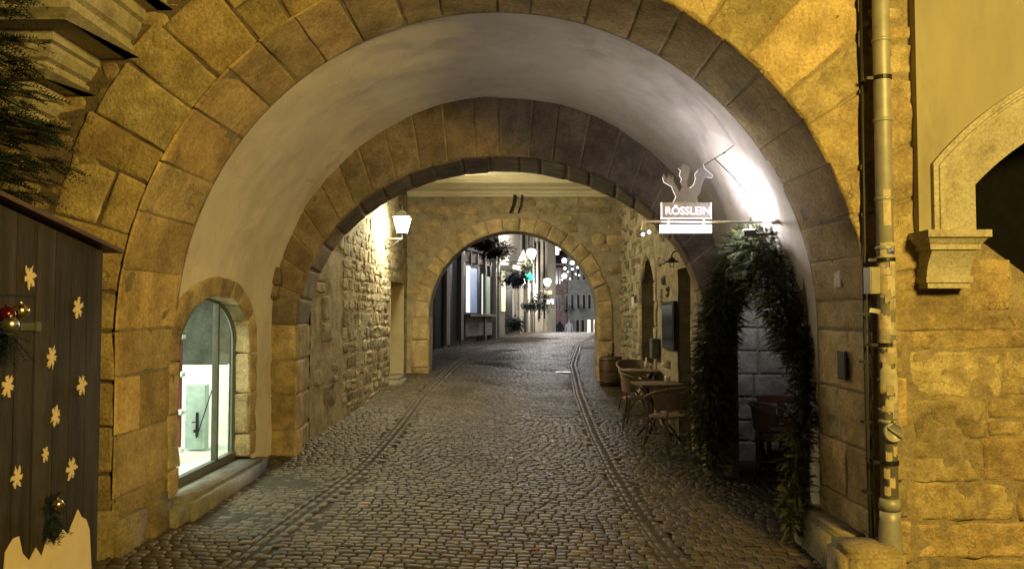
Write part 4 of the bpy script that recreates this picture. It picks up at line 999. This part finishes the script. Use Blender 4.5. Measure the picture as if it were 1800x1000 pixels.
b.tube([lc, lc+Vector((0, 0, .1))], .012, 8); wpart(b, 'bracket', 'iron', lt)
z0_, z1_ = lc.z+.10, at(707, 383, 13.8).z; b = MB(); 
def sq(r_, z): return [(lc.x+sx_*r_, 13.8+sy_*r_, z) for sx_, sy_ in ((-1, -1), (1, -1), (1, 1), (-1, 1))]
b.bridge([sq(.075, z0_), sq(.135, z1_)]); wpart(b, 'lantern_glass', emit('lglass', (1, .88, .6), 14), lt)
b = MB()
for sx_, sy_ in ((-1, -1), (1, -1), (1, 1), (-1, 1)): b.tube([(lc.x+sx_*.077, 13.8+sy_*.077, z0_), (lc.x+sx_*.138, 13.8+sy_*.138, z1_)], .005, 5)
b.bridge([sq(.15, z1_), sq(.155, z1_+.01), sq(.07, z1_+.09), sq(.05, z1_+.12), sq(.02, z1_+.13)]); b.tube([(lc.x, 13.8, z1_+.12), (lc.x, 13.8, z1_+.2)], [.02, .004], 8); b.poly(sq(.08, z0_)); wpart(b, 'lantern_frame', 'iron', lt)
lamp('lantern_light', 'POINT', (lc.x, 13.8-.24, (z0_+z1_)/2), 330, CREAM, lt, size=.09)
lamp('lantern_light', 'POINT', (lc.x-.17, 13.8, (z0_+z1_)/2-.02), 22, CREAM, lt, size=.05)
# lit shop room light
lamp('shop_light', 'AREA', (-4.0, 7.3, .55), 175, (.86, 1, .78), None, size=1.4, sy=2.0, rot=(0, 0, 0)).parent = gate
bpy.context.view_layer.update()
for o_ in gate.children:
    if o_.type == 'LIGHT': o_.matrix_parent_inverse = gate.matrix_world.inverted()

# barn lamp on the right wall (unlit)
q = at(1181, 461, 10.2); wx2 = wall_r(10.2)
bl_ = thing('barn_lamp', 'unlit black enamel lamp on a curved swan neck over the menu board', 'wall lamp', (wx2, 10.2, q.z+.05))
b = MB(); b.tube([q+Vector((0, 0, .04)), q+Vector((.0, 0, .09)), q+Vector((.02, 0, .13)), q+Vector((.06, 0, .145)), q+Vector((.10, 0, .12)), q+Vector((.12, 0, .06)), (wx2, 10.2, q.z+.04)], .009, 6); wpart(b, 'neck', 'iron', bl_, True)
b = MB(); b.lathe(q, [(.095, 0), (.09, .01), (.045, .028), (.035, .055), (.01, .06)], 20); wpart(b, 'lamp_shade', 'iron', bl_, True)
b = MB(); b.lathe(q+Vector((0, 0, -.065)), [(.015, 0), (.03, .01), (.032, .055), (.025, .065)], 14); wpart(b, 'lamp_glass', 'glass', bl_, True)
# framed board, plaque, box
def wall_box(px0, px1, py0, py1, th, name, label, cat, mats, inner=None):
    Y0 = wall_r(11)/ray(px1, 500).x; Y1 = wall_r(11)/ray(px0, 500).x; Ym = (Y0+Y1)/2; z1, z0 = at((px0+px1)/2, py0, Ym).z, at((px0+px1)/2, py1, Ym).z
    t_ = thing(name, label, cat, (wall_r(Ym), Ym, z0)); b = MB(); X = wall_r(Ym)
    b.box((X-th, Y0, z0), (X-.0, Y1, z1)); wpart(b, 'case', mats[0], t_)
    b = MB(); b.box((X-th-.006, Y0+.05, z0+.05), (X-th-.001, Y1-.05, z1-.05)); wpart(b, 'panel', mats[1], t_)
    return t_
wall_box(1169, 1190, 530, 614, .05, 'menu_board', 'dark glazed menu case hanging beside the pointed doorway', 'menu board', ('black', 'darkglass'))
wall_box(1115, 1121, 517, 545, .03, 'wall_plaque', 'small pale plaque left of the pointed doorway', 'sign', ('iron', 'white'))
q = at(1152, 612, 12.1); b = MB(); b.box((wall_r(12.1)-.12, 11.95, q.z-.15), (wall_r(12.1)-.02, 12.2, q.z+.15)); b.box((wall_r(12.1)-.125, 11.97, q.z-.13), (wall_r(12.1)-.12, 12.18, q.z+.13)); M['grn'] = plain('grn', (.11, .12, .09)); tag(b.build('meter_box', 'grn', loc=(wall_r(12.1)-.06, 12.1, q.z)), 'grey green meter box low at the side of the pointed doorway', 'electrical box')

# planter barrel
q = gpt(1072, 662); q = Vector((1.85, 15.4, gz(1.85, 15.4))); Rb = .215; k_ = 1.0
bt = thing('barrel_planter', 'dark wooden barrel planter standing beside the rear arch', 'barrel', q)
b = MB(); b.lathe(q, [(Rb*.95, 0), (Rb, .12), (Rb*1.04, .3), (Rb*1.03, .45), (Rb, .56), (Rb*.9, .56), (Rb*.88, .5)], 24); wpart(b, 'barrel', 'wood', bt, True)
b = MB()
for z in (.08, .3, .5): b.lathe(q+Vector((0, 0, z)), [(Rb*1.03, -.015), (Rb*1.055, -.012), (Rb*1.055, .012), (Rb*1.03, .015)], 24)
wpart(b, 'hoop', 'iron', bt, True)
b = MB(); firsprigs(b, q+Vector((0, 0, .56)), 30, .1, 8, -.6, .9); wpart(b, 'plant', 'firblue', bt)

# ------------------------------------------------------------------ cafe furniture
def make_chair(label):
    t = thing('bistro_chair', label, 'chair', (0, 0, 0), 0, 'rattan bistro armchairs on the right')
    b = MB(); b.lathe((0, 0, .43), [(.19, -.012), (.225, -.008), (.225, .01), (.2, .018)], 24)
    for v in range(len(b.v)):
        x, y, z = b.v[v]; b.v[v] = (x*1.02, y*.98, z-.012*(1-(x*x+y*y)/.05))
    part(b, 'seat', 'rattan', t, True)
    def U(a, r0, z, zf): return (r0*math.sin(a)*1.08, r0*math.cos(a), z+(zf-z)*(abs(a)/2.2)**2)
    A = [-2.15+4.3*k/24 for k in range(25)]
    b = MB(); b.tube([U(a, .27, .79, .64) for a in A], .016, 8); part(b, 'arm_rail', 'rattan', t, True)
    b = MB(); A2 = [-1.45+2.9*k/20 for k in range(21)]
    b.bridge([[U(a, .262, .79, .64) for a in A2], [U(a, .25, .66, .58) for a in A2], [U(a, .235, .53, .52) for a in A2]], closed=False)
    b.bridge([[U(a, .250, .79, .64) for a in A2], [U(a, .238, .66, .58) for a in A2], [U(a, .223, .53, .52) for a in A2]], closed=False); b.tube([U(a, .23, .53, .52) for a in A2], .009, 6); part(b, 'backrest', 'rattan', t, True)
    for sx_, sy_ in ((-1, -1), (1, -1), (-1, 1), (1, 1)):
        b = MB(); x, y = .165*sx_, .15*sy_
        pts = [(x*1.28, y*1.35, 0), (x, y, .43)]
        if sy_ < 0: pts.append((x*1.38, y*1.0, .63))
        else: pts.append((x*1.1, y*1.28, .76))
        b.tube(pts, .0125, 7); part(b, 'leg', 'palewood', t, True)
    b = MB(); 
    for z, k in ((.2, 1.16),): b.tube([(.165*k*s_, .15*k*u_, z) for s_, u_ in ((-1, -1), (1, -1), (1, 1), (-1, 1), (-1, -1))], .007, 6)
    part(b, 'stretcher', 'palewood', t); return t
def place(o, x, y, rz, z=None): o.location = (x, y, (gz(x, y) if z is None else z)+.005); o.rotation_euler = (0, 0, rz)
c0 = make_chair('rattan bistro chair nearest to the viewer at the small passage tables'); place(c0, 1.86, 9.80, R(218))
def chair(x, y, rz, lab): dup(c0, (x, y, gz(x, y)+.005), rz, lab, 'rattan bistro armchairs on the right')
chair(1.76, 11.35, R(75), 'rattan bistro chair on the road side between the two small tables')
chair(1.92, 12.75, R(10), 'rattan bistro chair behind the farther small table')
chair(2.80, 8.6, R(65), 'rattan bistro chair alone inside the garlanded alcove')
def make_table(label):
    t = thing('bistro_table', label, 'table', (0, 0, 0), 0, 'small square bistro tables in the passage')
    b = MB(); b.box((-.3, -.3, .715), (.3, .3, .74)); b.box((-.285, -.285, .70), (.285, .285, .715)); part(b, 'table_top', 'palewood', t)
    for s_ in (-1, 1):
        b = MB(); b.tube([(-.24*s_, -.22, 0), (.0, -.0, .36), (.22*s_, .2, .70)], .013, 7); part(b, 'leg', 'iron', t, True)
        b = MB(); b.tube([(-.24*s_, .22, 0), (.0, .03, .36), (.22*s_, -.2, .70)], .013, 7); part(b, 'leg', 'iron', t, True)
    return t
t0 = make_table('nearer small square bistro table with a pale folded napkin on top'); place(t0, 1.90, 10.6, R(6))
dup(t0, (1.86, 12.05, gz(1.86, 12.05)+.005), R(-8), 'farther small square bistro table near the pointed doorway', 'small square bistro tables in the passage')
b = MB(); q = Vector((2.05, 10.75, gz(1.90, 10.6)+.75)); b.lathe(q, [(.02, 0), (.04, .01), (.045, .05), (.03, .075), (.005, .08)], 9); tag(b.build('napkin', 'white', loc=q), 'crumpled pale napkin on the nearer bistro table', 'napkin')
b = MB(); q = Vector((2.0, 12.15, gz(1.86, 12.05)+.75)); b.lathe(q, [(.03, 0), (.032, .08), (.012, .12), (.012, .17), (.002, .172)], 10); tag(b.build('small_bottle', 'white', loc=q, smooth=True), 'pale small bottle on the farther bistro table', 'bottle')
# folded wooden trestle leaning in the alcove
wt = thing('wooden_bench', 'reddish wooden bench with a crossed back behind the alcove chair', 'bench', (3.15, 9.3, gz(2.8, 9.3)))
b = MB(); zg = gz(2.8, 9.3); b.box((2.84, 9.36, zg+.70), (3.5, 9.40, zg+.78)); b.box((2.84, 9.36, zg+.38), (3.5, 9.40, zg+.44)); 
for x in (2.84, 3.08, 3.44): b.box((x, 9.355, zg+.44), (x+.06, 9.40, zg+.70))
for x0, x1 in ((3.14, 3.29), (3.44, 3.29)): b.tube([(x0, 9.38, zg+.68), (x1, 9.38, zg+.46)], .02, 4)
wpart(b, 'backrest', surf('redwood', (.12, .05, .03), (.08, .035, .02), rough=.6), wt)
b = MB(); b.box((2.84, 9.05, zg+.38), (3.5, 9.36, zg+.42)); wpart(b, 'seat', 'wood', wt)
for x, y in ((2.86, 9.07), (3.44, 9.07), (2.86, 9.34), (3.44, 9.34)):
    b = MB(); b.box((x, y, zg-.03), (x+.04, y+.04, zg+.38)); wpart(b, 'leg', 'wood', wt)
# iron hook and graffiti patch on the left plaster
# ------------------------------------------------------------------ street beyond the gate
def fpt(px):
    """point of the street facade seen in an image column"""
    r = ray(px, 555); s = r.x
    for (a, b_), (c, d) in zip(FAC, FAC[1:]):
        den = (c-a)-s*(d-b_)
        if abs(den) < 1e-9: continue
        t = (s*b_-a)/den
        if -.001 <= t <= 1.001: return Vector((a+(c-a)*t, b_+(d-b_)*t, 0))
    return Vector((FAC[-1][0], FAC[-1][1], 0))
def fz(px, py): p = fpt(px); return ray(px, py).z*p.y
def fpanel(mb, px0, px1, py0, py1, off=.0, th=.06, mid=None):
    """a slab on the facade between two columns; heights read at its middle"""
    p, q = fpt(px0), fpt(px1); d = (q-p).normalized(); n = Vector((d.y, -d.x, 0)); m_ = mid or (px0+px1)/2
    z1, z0 = fz(m_, py0), fz(m_, py1); a, b_ = n*off, n*(off+th)
    mb.hexa([p+a+Vector((0, 0, z0)), q+a+Vector((0, 0, z0)), q+b_+Vector((0, 0, z0)), p+b_+Vector((0, 0, z0)), p+a+Vector((0, 0, z1)), q+a+Vector((0, 0, z1)), q+b_+Vector((0, 0, z1)), p+b_+Vector((0, 0, z1))])
M['timber'] = plain('timber', (.10, .075, .06), rough=.7); M['greige'] = surf('greige', (.26, .24, .20), (.2, .18, .15), scale=1.5, bump=.2)
M['cream'] = surf('cream', (.62, .58, .46), (.55, .5, .4), scale=.8, bump=.1); M['brown'] = surf('brown', (.20, .15, .12), (.15, .11, .09), scale=1.5)
M['pink'] = surf('pink', (.34, .24, .23), (.28, .20, .19), scale=.4); M['green'] = surf('green', (.29, .31, .28), (.24, .26, .235), scale=.4); M['roof'] = surf('roof', (.08, .07, .07), (.05, .045, .045), scale=2)
def seg_wall(a, b_, z0, z1, depth, name, mat, parent, thick=6):
    m = MB(); p, q = Vector((*a, 0)), Vector((*b_, 0)); d = (q-p).normalized(); n = Vector((-d.y, d.x, 0))*thick
    m.hexa([p+Vector((0, 0, z0)), q+Vector((0, 0, z0)), q+n+Vector((0, 0, z0)), p+n+Vector((0, 0, z0)), p+Vector((0, 0, z1)), q+Vector((0, 0, z1)), q+n+Vector((0, 0, z1)), p+n+Vector((0, 0, z1))]); return wpart(m, name, mat, parent)
# house 1: timbered shopfront
h1 = thing('timbered_shop', 'dark timber framed shop with two narrow lit windows beyond the rear arch', 'building', (-2.2, 20, -1.1))
p86 = fpt(876)
seg_wall(FAC[0], FAC[1], -1.6, 3.2, 0, 'wall', 'brown', h1); seg_wall(FAC[1], (p86.x, p86.y) if p86.y < FAC[2][1] else FAC[2], -1.5, 3.2, 0, 'wall', 'brown', h1)
for a, b_, t_, bo in ((762, 777, 440, 617), (787, 802, 430, 614), (808, 816, 440, 606), (838, 845, 470, 599), (860, 864, 450, 594)):
    m = MB(); fpanel(m, a, b_, t_, bo, .0, .03); wpart(m, 'dark_door', 'black', h1)
for a, b_ in ((777, 783), (803, 807), (846, 848), (865, 867), (870, 872)):
    m = MB(); fpanel(m, a, b_, 420, 606 if a < 800 else 597, .0, .14); wpart(m, 'post', 'greige', h1)
for a, b_, t_, bo, c_ in ((818, 823.5, 468, 549, (.95, .98, 1)), (824.5, 836, 472, 550, (.22, .3, .5)), (845.5, 850, 482, 555, (.95, 1, .9)), (851, 859, 486, 556, (.28, .36, .27))):
    m = MB(); fpanel(m, a, b_, t_, bo, .02, .03); wpart(m, 'lit_window', emit('lw', c_, 1.0 if c_[0] > .5 else .3), h1)
m = MB(); fpanel(m, 815, 862, 552, 556, 0, .22); fpanel(m, 815, 862, 556, 590, 0, .06); wpart(m, 'window_sill', 'greige', h1)
m = MB(); fpanel(m, 803, 880, 425, 445, .0, .10, 840); fpanel(m, 812, 862, 452, 464, 0, .05); wpart(m, 'fascia', 'brown', h1)
for a in (822, 834, 846, 858): m = MB(); fpanel(m, a, a+1.5, 430, 466, .05, .06); wpart(m, 'fascia_batten', 'greige', h1)
# house 2: narrow house with awning sign
h2 = thing('narrow_house', 'narrow brownish house with a lit strip window beside the timbered shop', 'building', (-.8, 26.3, -.75))
p91 = fpt(915)
if p86.y < FAC[2][1]:
    seg_wall((p86.x, p86.y), FAC[2], -1.5, 5.2, 0, 'wall', 'greige', h2)
seg_wall(FAC[2] if p86.y < FAC[2][1] else (p86.x, p86.y), (p91.x, p91.y), -1.5, 5.2, 0, 'wall', 'greige', h2)
m = MB(); fpanel(m, 880, 886, 476, 547, .02, .03); wpart(m, 'lit_window', emit('lw2', (.95, .92, .5), .7), h2)
m = MB(); fpanel(m, 888, 899, 478, 585, .0, .03); wpart(m, 'dark_door', 'black', h2)
m = MB(); fpanel(m, 900, 914, 500, 560, .01, .03); wpart(m, 'window', 'cream', h2)
for a in (874, 902, 908): m = MB(); fpanel(m, a, a+1.5, 480, 580, .0, .08); wpart(m, 'post', 'greige', h2)
m = MB(); fpanel(m, 876, 912, 467, 474, .02, .5, 880); tag(wpart(m, 'awning_board', 'trim', h2), '', '') if False else wpart(m, 'awning_board', 'trim', h2)
m = MB(); p = fpt(895); m.prism([(p.x+.25, p.y-.5, fz(895, 467)), (p.x+.75, p.y-.3, fz(895, 467)), (p.x+.5, p.y-.4, fz(895, 440)), ], (0, .06, 0)); wpart(m, 'gable_ornament', 'brown', h2)
# house 3: cream house
h3 = thing('cream_house', 'tall cream corner house lit bright by street lamps at the street bend', 'building', (1, 31, -.7))
seg_wall((p91.x, p91.y), FAC[3], -1.5, 9, 0, 'wall', 'cream', h3); seg_wall(FAC[3], FAC[4], -1.5, 9, 0, 'wall', 'cream', h3)
for a in (918, 926, 938, 945, 953): m = MB(); fpanel(m, a, a+3.2, 412 if a < 930 else 425, 500 if a < 940 else 560, .0, .05); wpart(m, 'window', 'darkglass', h3)
for a in (923, 933, 950, 958): m = MB(); fpanel(m, a, a+1.2, 405, 583, .0, .10); wpart(m, 'pilaster', 'trim', h3)
m = MB(); fpanel(m, 921, 927, 548, 583, .01, .03); fpanel(m, 934, 939, 545, 583, .01, .03); wpart(m, 'dark_door', 'frame', h3)
# greenery on the facades
def bush(px, py, Y, r_, n, mat, name, label, cat, seed, squash=.7):
    g2 = random.Random(seed); c = at(px, py, Y); m = MB()
    for _ in range(int(n*1.8)):
        o = Vector((g2.gauss(0, .42), g2.gauss(0, .4), g2.gauss(0, .42)*squash))*r_; sprig(m, c+o*.9, o*.6+Vector((g2.uniform(-.1, .1), 0, -.05)), g2.uniform(.05, .11), 6, .035, .008, .1, g2)
    return tag(m.build(name, mat, loc=c), label, cat)
for k, (px, py, Y, r_, n, lab, sq_) in enumerate(((872, 440, 20.5, .42, 500, 'dark fir garland over the timbered shop window', .7), (848, 430, 19.8, .3, 260, 'small fir swag at the left end above the timbered shop', .5), (905, 492, 24.5, .5, 420, 'leafy hanging garland under the awning board', .5), (950, 530, 29, .45, 300, 'dark bushy hanging plant low on the cream house', 1), (932, 538, 28.5, .33, 220, 'flower box on the cream house beneath the green star', .5), (906, 570, 25.5, .3, 260, 'dark shrub at the foot of the narrow house', .8), (925, 465, 27, .28, 160, 'small light coloured wreath under the upper street lamp', 1))):
    bush(px, py, Y, r_, n, 'firblue' if k != 6 else 'fir', 'hanging_plant' if k != 5 else 'shrub', lab, 'plant', 40+k, sq_)
# green star
b = MB(); c = at(931, 487, 27.5); pts = []
for k in range(12): a = PI*k/6; r_ = .2 if k % 2 == 0 else .09; pts.append(c+Vector((r_*math.sin(a), 0, r_*math.cos(a))))
b.prism(pts, (0, .08, 0)); tag(b.build('star_light', emit('star', (.02, .42, .25), .6), loc=c), 'glowing green star decoration hanging on the cream house', 'star')
# street globes
def globe(px, py, Y, r_, colr, e, lab, grp=None, wall=None, en=60):
    c = at(px, py, Y); t_ = thing('street_lantern', lab, 'lantern', c, 0, grp)
    b = MB(); b.lathe(c, [(r_*.55, -r_*1.1), (r_*.95, -.2*r_), (r_, .5*r_), (r_*.8, .9*r_)], 14); wpart(b, 'lamp_glass', emit('gl', colr, e), t_, True)
    b = MB(); b.lathe(c, [(r_*1.1, .91*r_), (r_*.6, 1.3*r_), (.01, 1.6*r_)], 14)
    if wall is not None: b.tube([c+Vector((0, 0, -r_*1.1)), c+Vector((0, 0, -r_*1.8)), c+Vector((-wall, 0, -r_*1.8))], .025, 6)
    else: b.tube([c+Vector((0, 0, -r_*1.1)), (c.x, c.y, gz(c.x, c.y))], .03, 6)
    wpart(b, 'bracket' if wall is not None else 'pole', 'iron', t_, True)
    if en: lamp('globe_light', 'POINT', c+Vector((0, -r_*2.2, 0)), en, colr, t_, size=r_)
globe(934, 446, 27.5, .16, (1, .96, .9), 10, 'round bright lantern high on the cream house', None, .9, 420)
globe(962, 496, 31, .14, (1, .93, .85), 8, 'bright bowl lantern at the corner of the cream house', None, .5, 260)
globe(1046, 517, 33, .12, (1, .93, .85), 8, 'bright lantern at right just inside the rear arch edge', None, -.6, 60)
# festoon of white stars over the far street
M['fest'] = emit('fest', (1, .98, 1), 6)
fl = thing('festoon', 'string of white christmas lights across the far street', 'festoon', at(990, 430, 42))
cpts = [at(955, 424, 42), at(975, 432, 42), at(995, 440, 42), at(1020, 446, 42), at(1050, 446, 42)]
b = MB(); b.tube(cpts, .02, 5)
for px, py in ((992, 459), (1006, 463), (992, 486), (993, 474), (1006, 474)): b.tube([at(px, 440, 42), at(px, py, 42)], .012, 4)
wpart(b, 'wire', 'iron', fl)
for px, py, r_ in ((992, 458, .18), (1006, 462, .15), (992, 485, .19), (993, 472, .10), (1006, 473, .08), (1016, 470, .08), (978, 434, .12), (985, 437, .12), (998, 443, .1), (1010, 446, .1), (1018, 484, .06), (968, 429, .09), (1026, 447, .09), (1036, 447, .08), (988, 492, .05), (998, 478, .05), (1002, 490, .05), (1012, 482, .05), (1024, 462, .05), (1031, 470, .05)):
    r_ *= .72; b = MB(); c = at(px, py, 42); b.lathe(c, [(r_*math.sin(PI*k/6)+.001, -r_*math.cos(PI*k/6)) for k in range(7)], 10); wpart(b, 'bulb', 'fest', fl, True)
for px in (992, 1010): lamp('fest_light', 'POINT', at(px, 462, 44), 1400, (1, .97, 1), fl, size=.3)
# signs on the corner
for px, py, w_, h_, mat, lab in ((963, 514, 14, 7, emit('s1', (.9, .8, .5), .5), 'cream sign plate below the corner lantern'), (967, 530, 13, 8, emit('s2', (.95, .92, 1), .9), 'white lit shop sign below the cream sign plate')):
    b = MB(); c = at(px, py, 32); b.box((c.x-w_*.0114, c.y-.04, c.z-h_*.0114), (c.x+w_*.0114, c.y+.04, c.z+h_*.0114)); b.tube([(c.x-.1, c.y, c.z+h_*.0114), (c.x-.35, c.y+.3, c.z+h_*.0114+.05)], .015, 4); tag(b.build('shop_sign', mat, loc=c), lab, 'sign')
# far buildings
fb1 = thing('pink_house', 'pinkish house with tall pale windows closing the far end of the street', 'building', (2.4, 62, -2)); Yf = 58
def far_box(m, px0, py0, px1, py1, Y, th):
    a, c = at(px0, py1, Y), at(px1, py0, Y); m.box((a.x, Y-th, a.z), (c.x, Y, c.z))
m = MB(); far_box(m, 940, 470, 989, 620, Yf+5, 5); wpart(m, 'wall', 'pink', fb1)
m = MB(); a, c = at(940, 470, Yf), at(989, 444, Yf); m.hexa([(a.x, Yf-.3, a.z), (c.x, Yf-.3, a.z), (c.x, Yf+5, a.z), (a.x, Yf+5, a.z), (a.x, Yf+2, c.z), (c.x, Yf+2, c.z), (c.x, Yf+3, c.z), (a.x, Yf+3, c.z)]); wpart(m, 'roof', 'roof', fb1)
M['winpale'] = plain('winpale', (.45, .45, .45)); M['lit2'] = emit('lit2', (1, .93, .7), 1.4)
def fwin(par, px0, px1, py0, py1, Y, lit=False):
    m = MB(); far_box(m, px0, py0, px1, py1, Y-.002, .08); o = wpart(m, 'window', 'winpale', par)
    m = MB(); far_box(m, px0+.8, py0+1, px1-.8, py1-1, Y-.085, .03); wpart(m, 'pane', 'lit2' if lit else 'darkglass', o)
for x in (971, 976.5, 982): fwin(fb1, x, x+4, 475, 500, Yf); fwin(fb1, x, x+4, 519, 545, Yf)
fb2 = thing('green_house', 'long grey green house with rows of framed windows closing the far right of the street', 'building', (5.5, 60, -2)); Yg = 57
m = MB(); far_box(m, 989.2, 440, 1100, 620, Yg+6, 6); wpart(m, 'wall', 'green', fb2)
m = MB(); a, c = at(989, 444, Yg), at(1100, 415, Yg); m.hexa([(a.x, Yg-.3, a.z), (c.x, Yg-.3, a.z), (c.x, Yg+6, a.z), (a.x, Yg+6, a.z), (a.x, Yg+2, c.z), (c.x, Yg+2, c.z), (c.x, Yg+3, c.z), (a.x, Yg+3, c.z)]); wpart(m, 'roof', 'roof', fb2)
for x in (993, 1003, 1013.5, 1023.5, 1033, 1043):
    fwin(fb2, x, x+6, 517, 543, Yg); fwin(fb2, x, x+6, 466, 493, Yg)
for x, l in ((1012, 0), (1021, 0), (1032, 1), (1043, 1)): fwin(fb2, x, x+6.5, 561, 590, Yg, l)
for x in (1002, 1026): bush(x, 541, Yg-.5, .45, 60, 'firblue', 'flower_box', ('left' if x < 1010 else 'right')+' dark flower box under a middle floor window of the green house', 'plant', int(x))
fb3 = thing('glare_front', 'added white front standing in for the sky glare behind the far lights', 'building', (3.5, 68, -2))  # added wall, its bright face stands in for glare in the sky
m = MB(); far_box(m, 960, 380, 1050, 600, 75, 5); wpart(m, 'wall', 'white', fb3)
m = MB(); far_box(m, 960, 455, 1050, 458, 69.9, .4); wpart(m, 'eave', 'roof', fb3)
lamp('glare_light', 'POINT', at(990, 425, 65), 6000, (1, .97, 1), fb3, size=.3)  # added lamp without a fixture, brightens the glare wall
# warm small light by the pink house
globe(960, 571, 50, .16, (1, .8, .5), 9, 'warm glowing lantern low in front of the pink house', None, None, 220)
# people beyond the crest
def person(x, y, label, coat, lean=0, s=1.0):
    z = gz(x, y); me = bpy.data.meshes.new('person')
    V = [(0, 0, .95), (0, 0, 1.2), (0, 0, 1.42), (0, -.01, 1.52), (0, -.02, 1.66), (.19, 0, 1.40), (.25, .02, 1.12), (.22, -.06, .88), (-.19, 0, 1.40), (-.25, -.02, 1.12), (-.22, -.1, .88), (.09, 0, .88), (.11, -.08, .48), (.11, .02, .06), (.11, -.12, .03), (-.09, 0, .88), (-.10, .10, .48), (-.11, .2, .08), (-.11, .08, .03)]
    E = [(0, 1), (1, 2), (2, 3), (3, 4), (2, 5), (5, 6), (6, 7), (2, 8), (8, 9), (9, 10), (0, 11), (11, 12), (12, 13), (13, 14), (0, 15), (15, 16), (16, 17), (17, 18)]
    rad = [.16, .15, .17, .06, .11, .075, .055, .04, .075, .055, .04, .1, .075, .05, .045, .1, .075, .05, .045]
    me.from_pydata([(a*s, b_*s, c*s) for a, b_, c in V], E, []); o = bpy.data.objects.new('person', me); col.objects.link(o); o.location = (x, y, z)
    md = o.modifiers.new('skin', 'SKIN'); 
    for i, sv in enumerate(me.skin_vertices[0].data): sv.radius = (rad[i]*s, rad[i]*s*.85); sv.use_root = (i == 0)
    o.modifiers.new('sub', 'SUBSURF').levels = 1; o.modifiers['sub'].render_levels = 1
    me.materials.append(coat); tag(o, label, 'person'); return o
M['coatd'] = plain('coatd', (.02, .02, .025), rough=.9); M['coatw'] = plain('coatw', (.6, .6, .62), rough=.9); M['coatb'] = plain('coatb', (.06, .05, .06), rough=.9)
for px, Y, m_, lab in ((984, 56, 'coatd', 'person in a dark coat walking beyond the crest of the street'), (1000, 55.5, 'coatw', 'person in a white jacket beside the dark coated walker'), (971, 54, 'coatb', 'person in brown clothes standing near the warm lantern')):
    r_ = ray(px, 570); person(r_.x*Y, Y, lab, M[m_])
# paving inside the bend: building side right of the far road
fr2 = thing('corner_house', 'plain pale house wall on the right just outside the rear arch', 'building', (4.6, 22, -1))
m = MB(); m.box((3.9, 17.5, -1.8), (8, 30, 5)); wpart(m, 'wall', 'greige', fr2)
m = MB(); 
for y_ in (19, 22, 25): m.box((3.86, y_, -.3), (3.9, y_+.9, 1.2))
wpart(m, 'window', 'darkglass', fr2)
# light outside the rear arch washing the crest of the road
lamp('globe_light', 'POINT', (1.6, 24.5, 3.4), 420, (.92, .93, 1), fr2, size=.15)
b = MB(); b.lathe((1.6, 24.5, 3.45), [(.16, 0), (.14, .06), (.02, .12)], 14); b.tube([(1.6, 24.5, 3.55), (3.9, 24.5, 3.8)], .02, 6); wpart(b, 'wall_light', 'iron', fr2)

b = MB(); q = gpt(940, 968); b.tint = (1, 1, 1); b.poly([(q.x-.03, q.y-.01, q.z+.012), (q.x-.01, q.y-.025, q.z+.016), (q.x+.02, q.y-.018, q.z+.012), (q.x+.035, q.y+.006, q.z+.02), (q.x+.008, q.y+.022, q.z+.014), (q.x-.02, q.y+.014, q.z+.018)])
tag(b.build('fallen_leaf', surf('leafred', (.30, .07, .03), (.2, .05, .02)), loc=q), 'small reddish fallen leaf lying on the foreground cobbles', 'leaf')
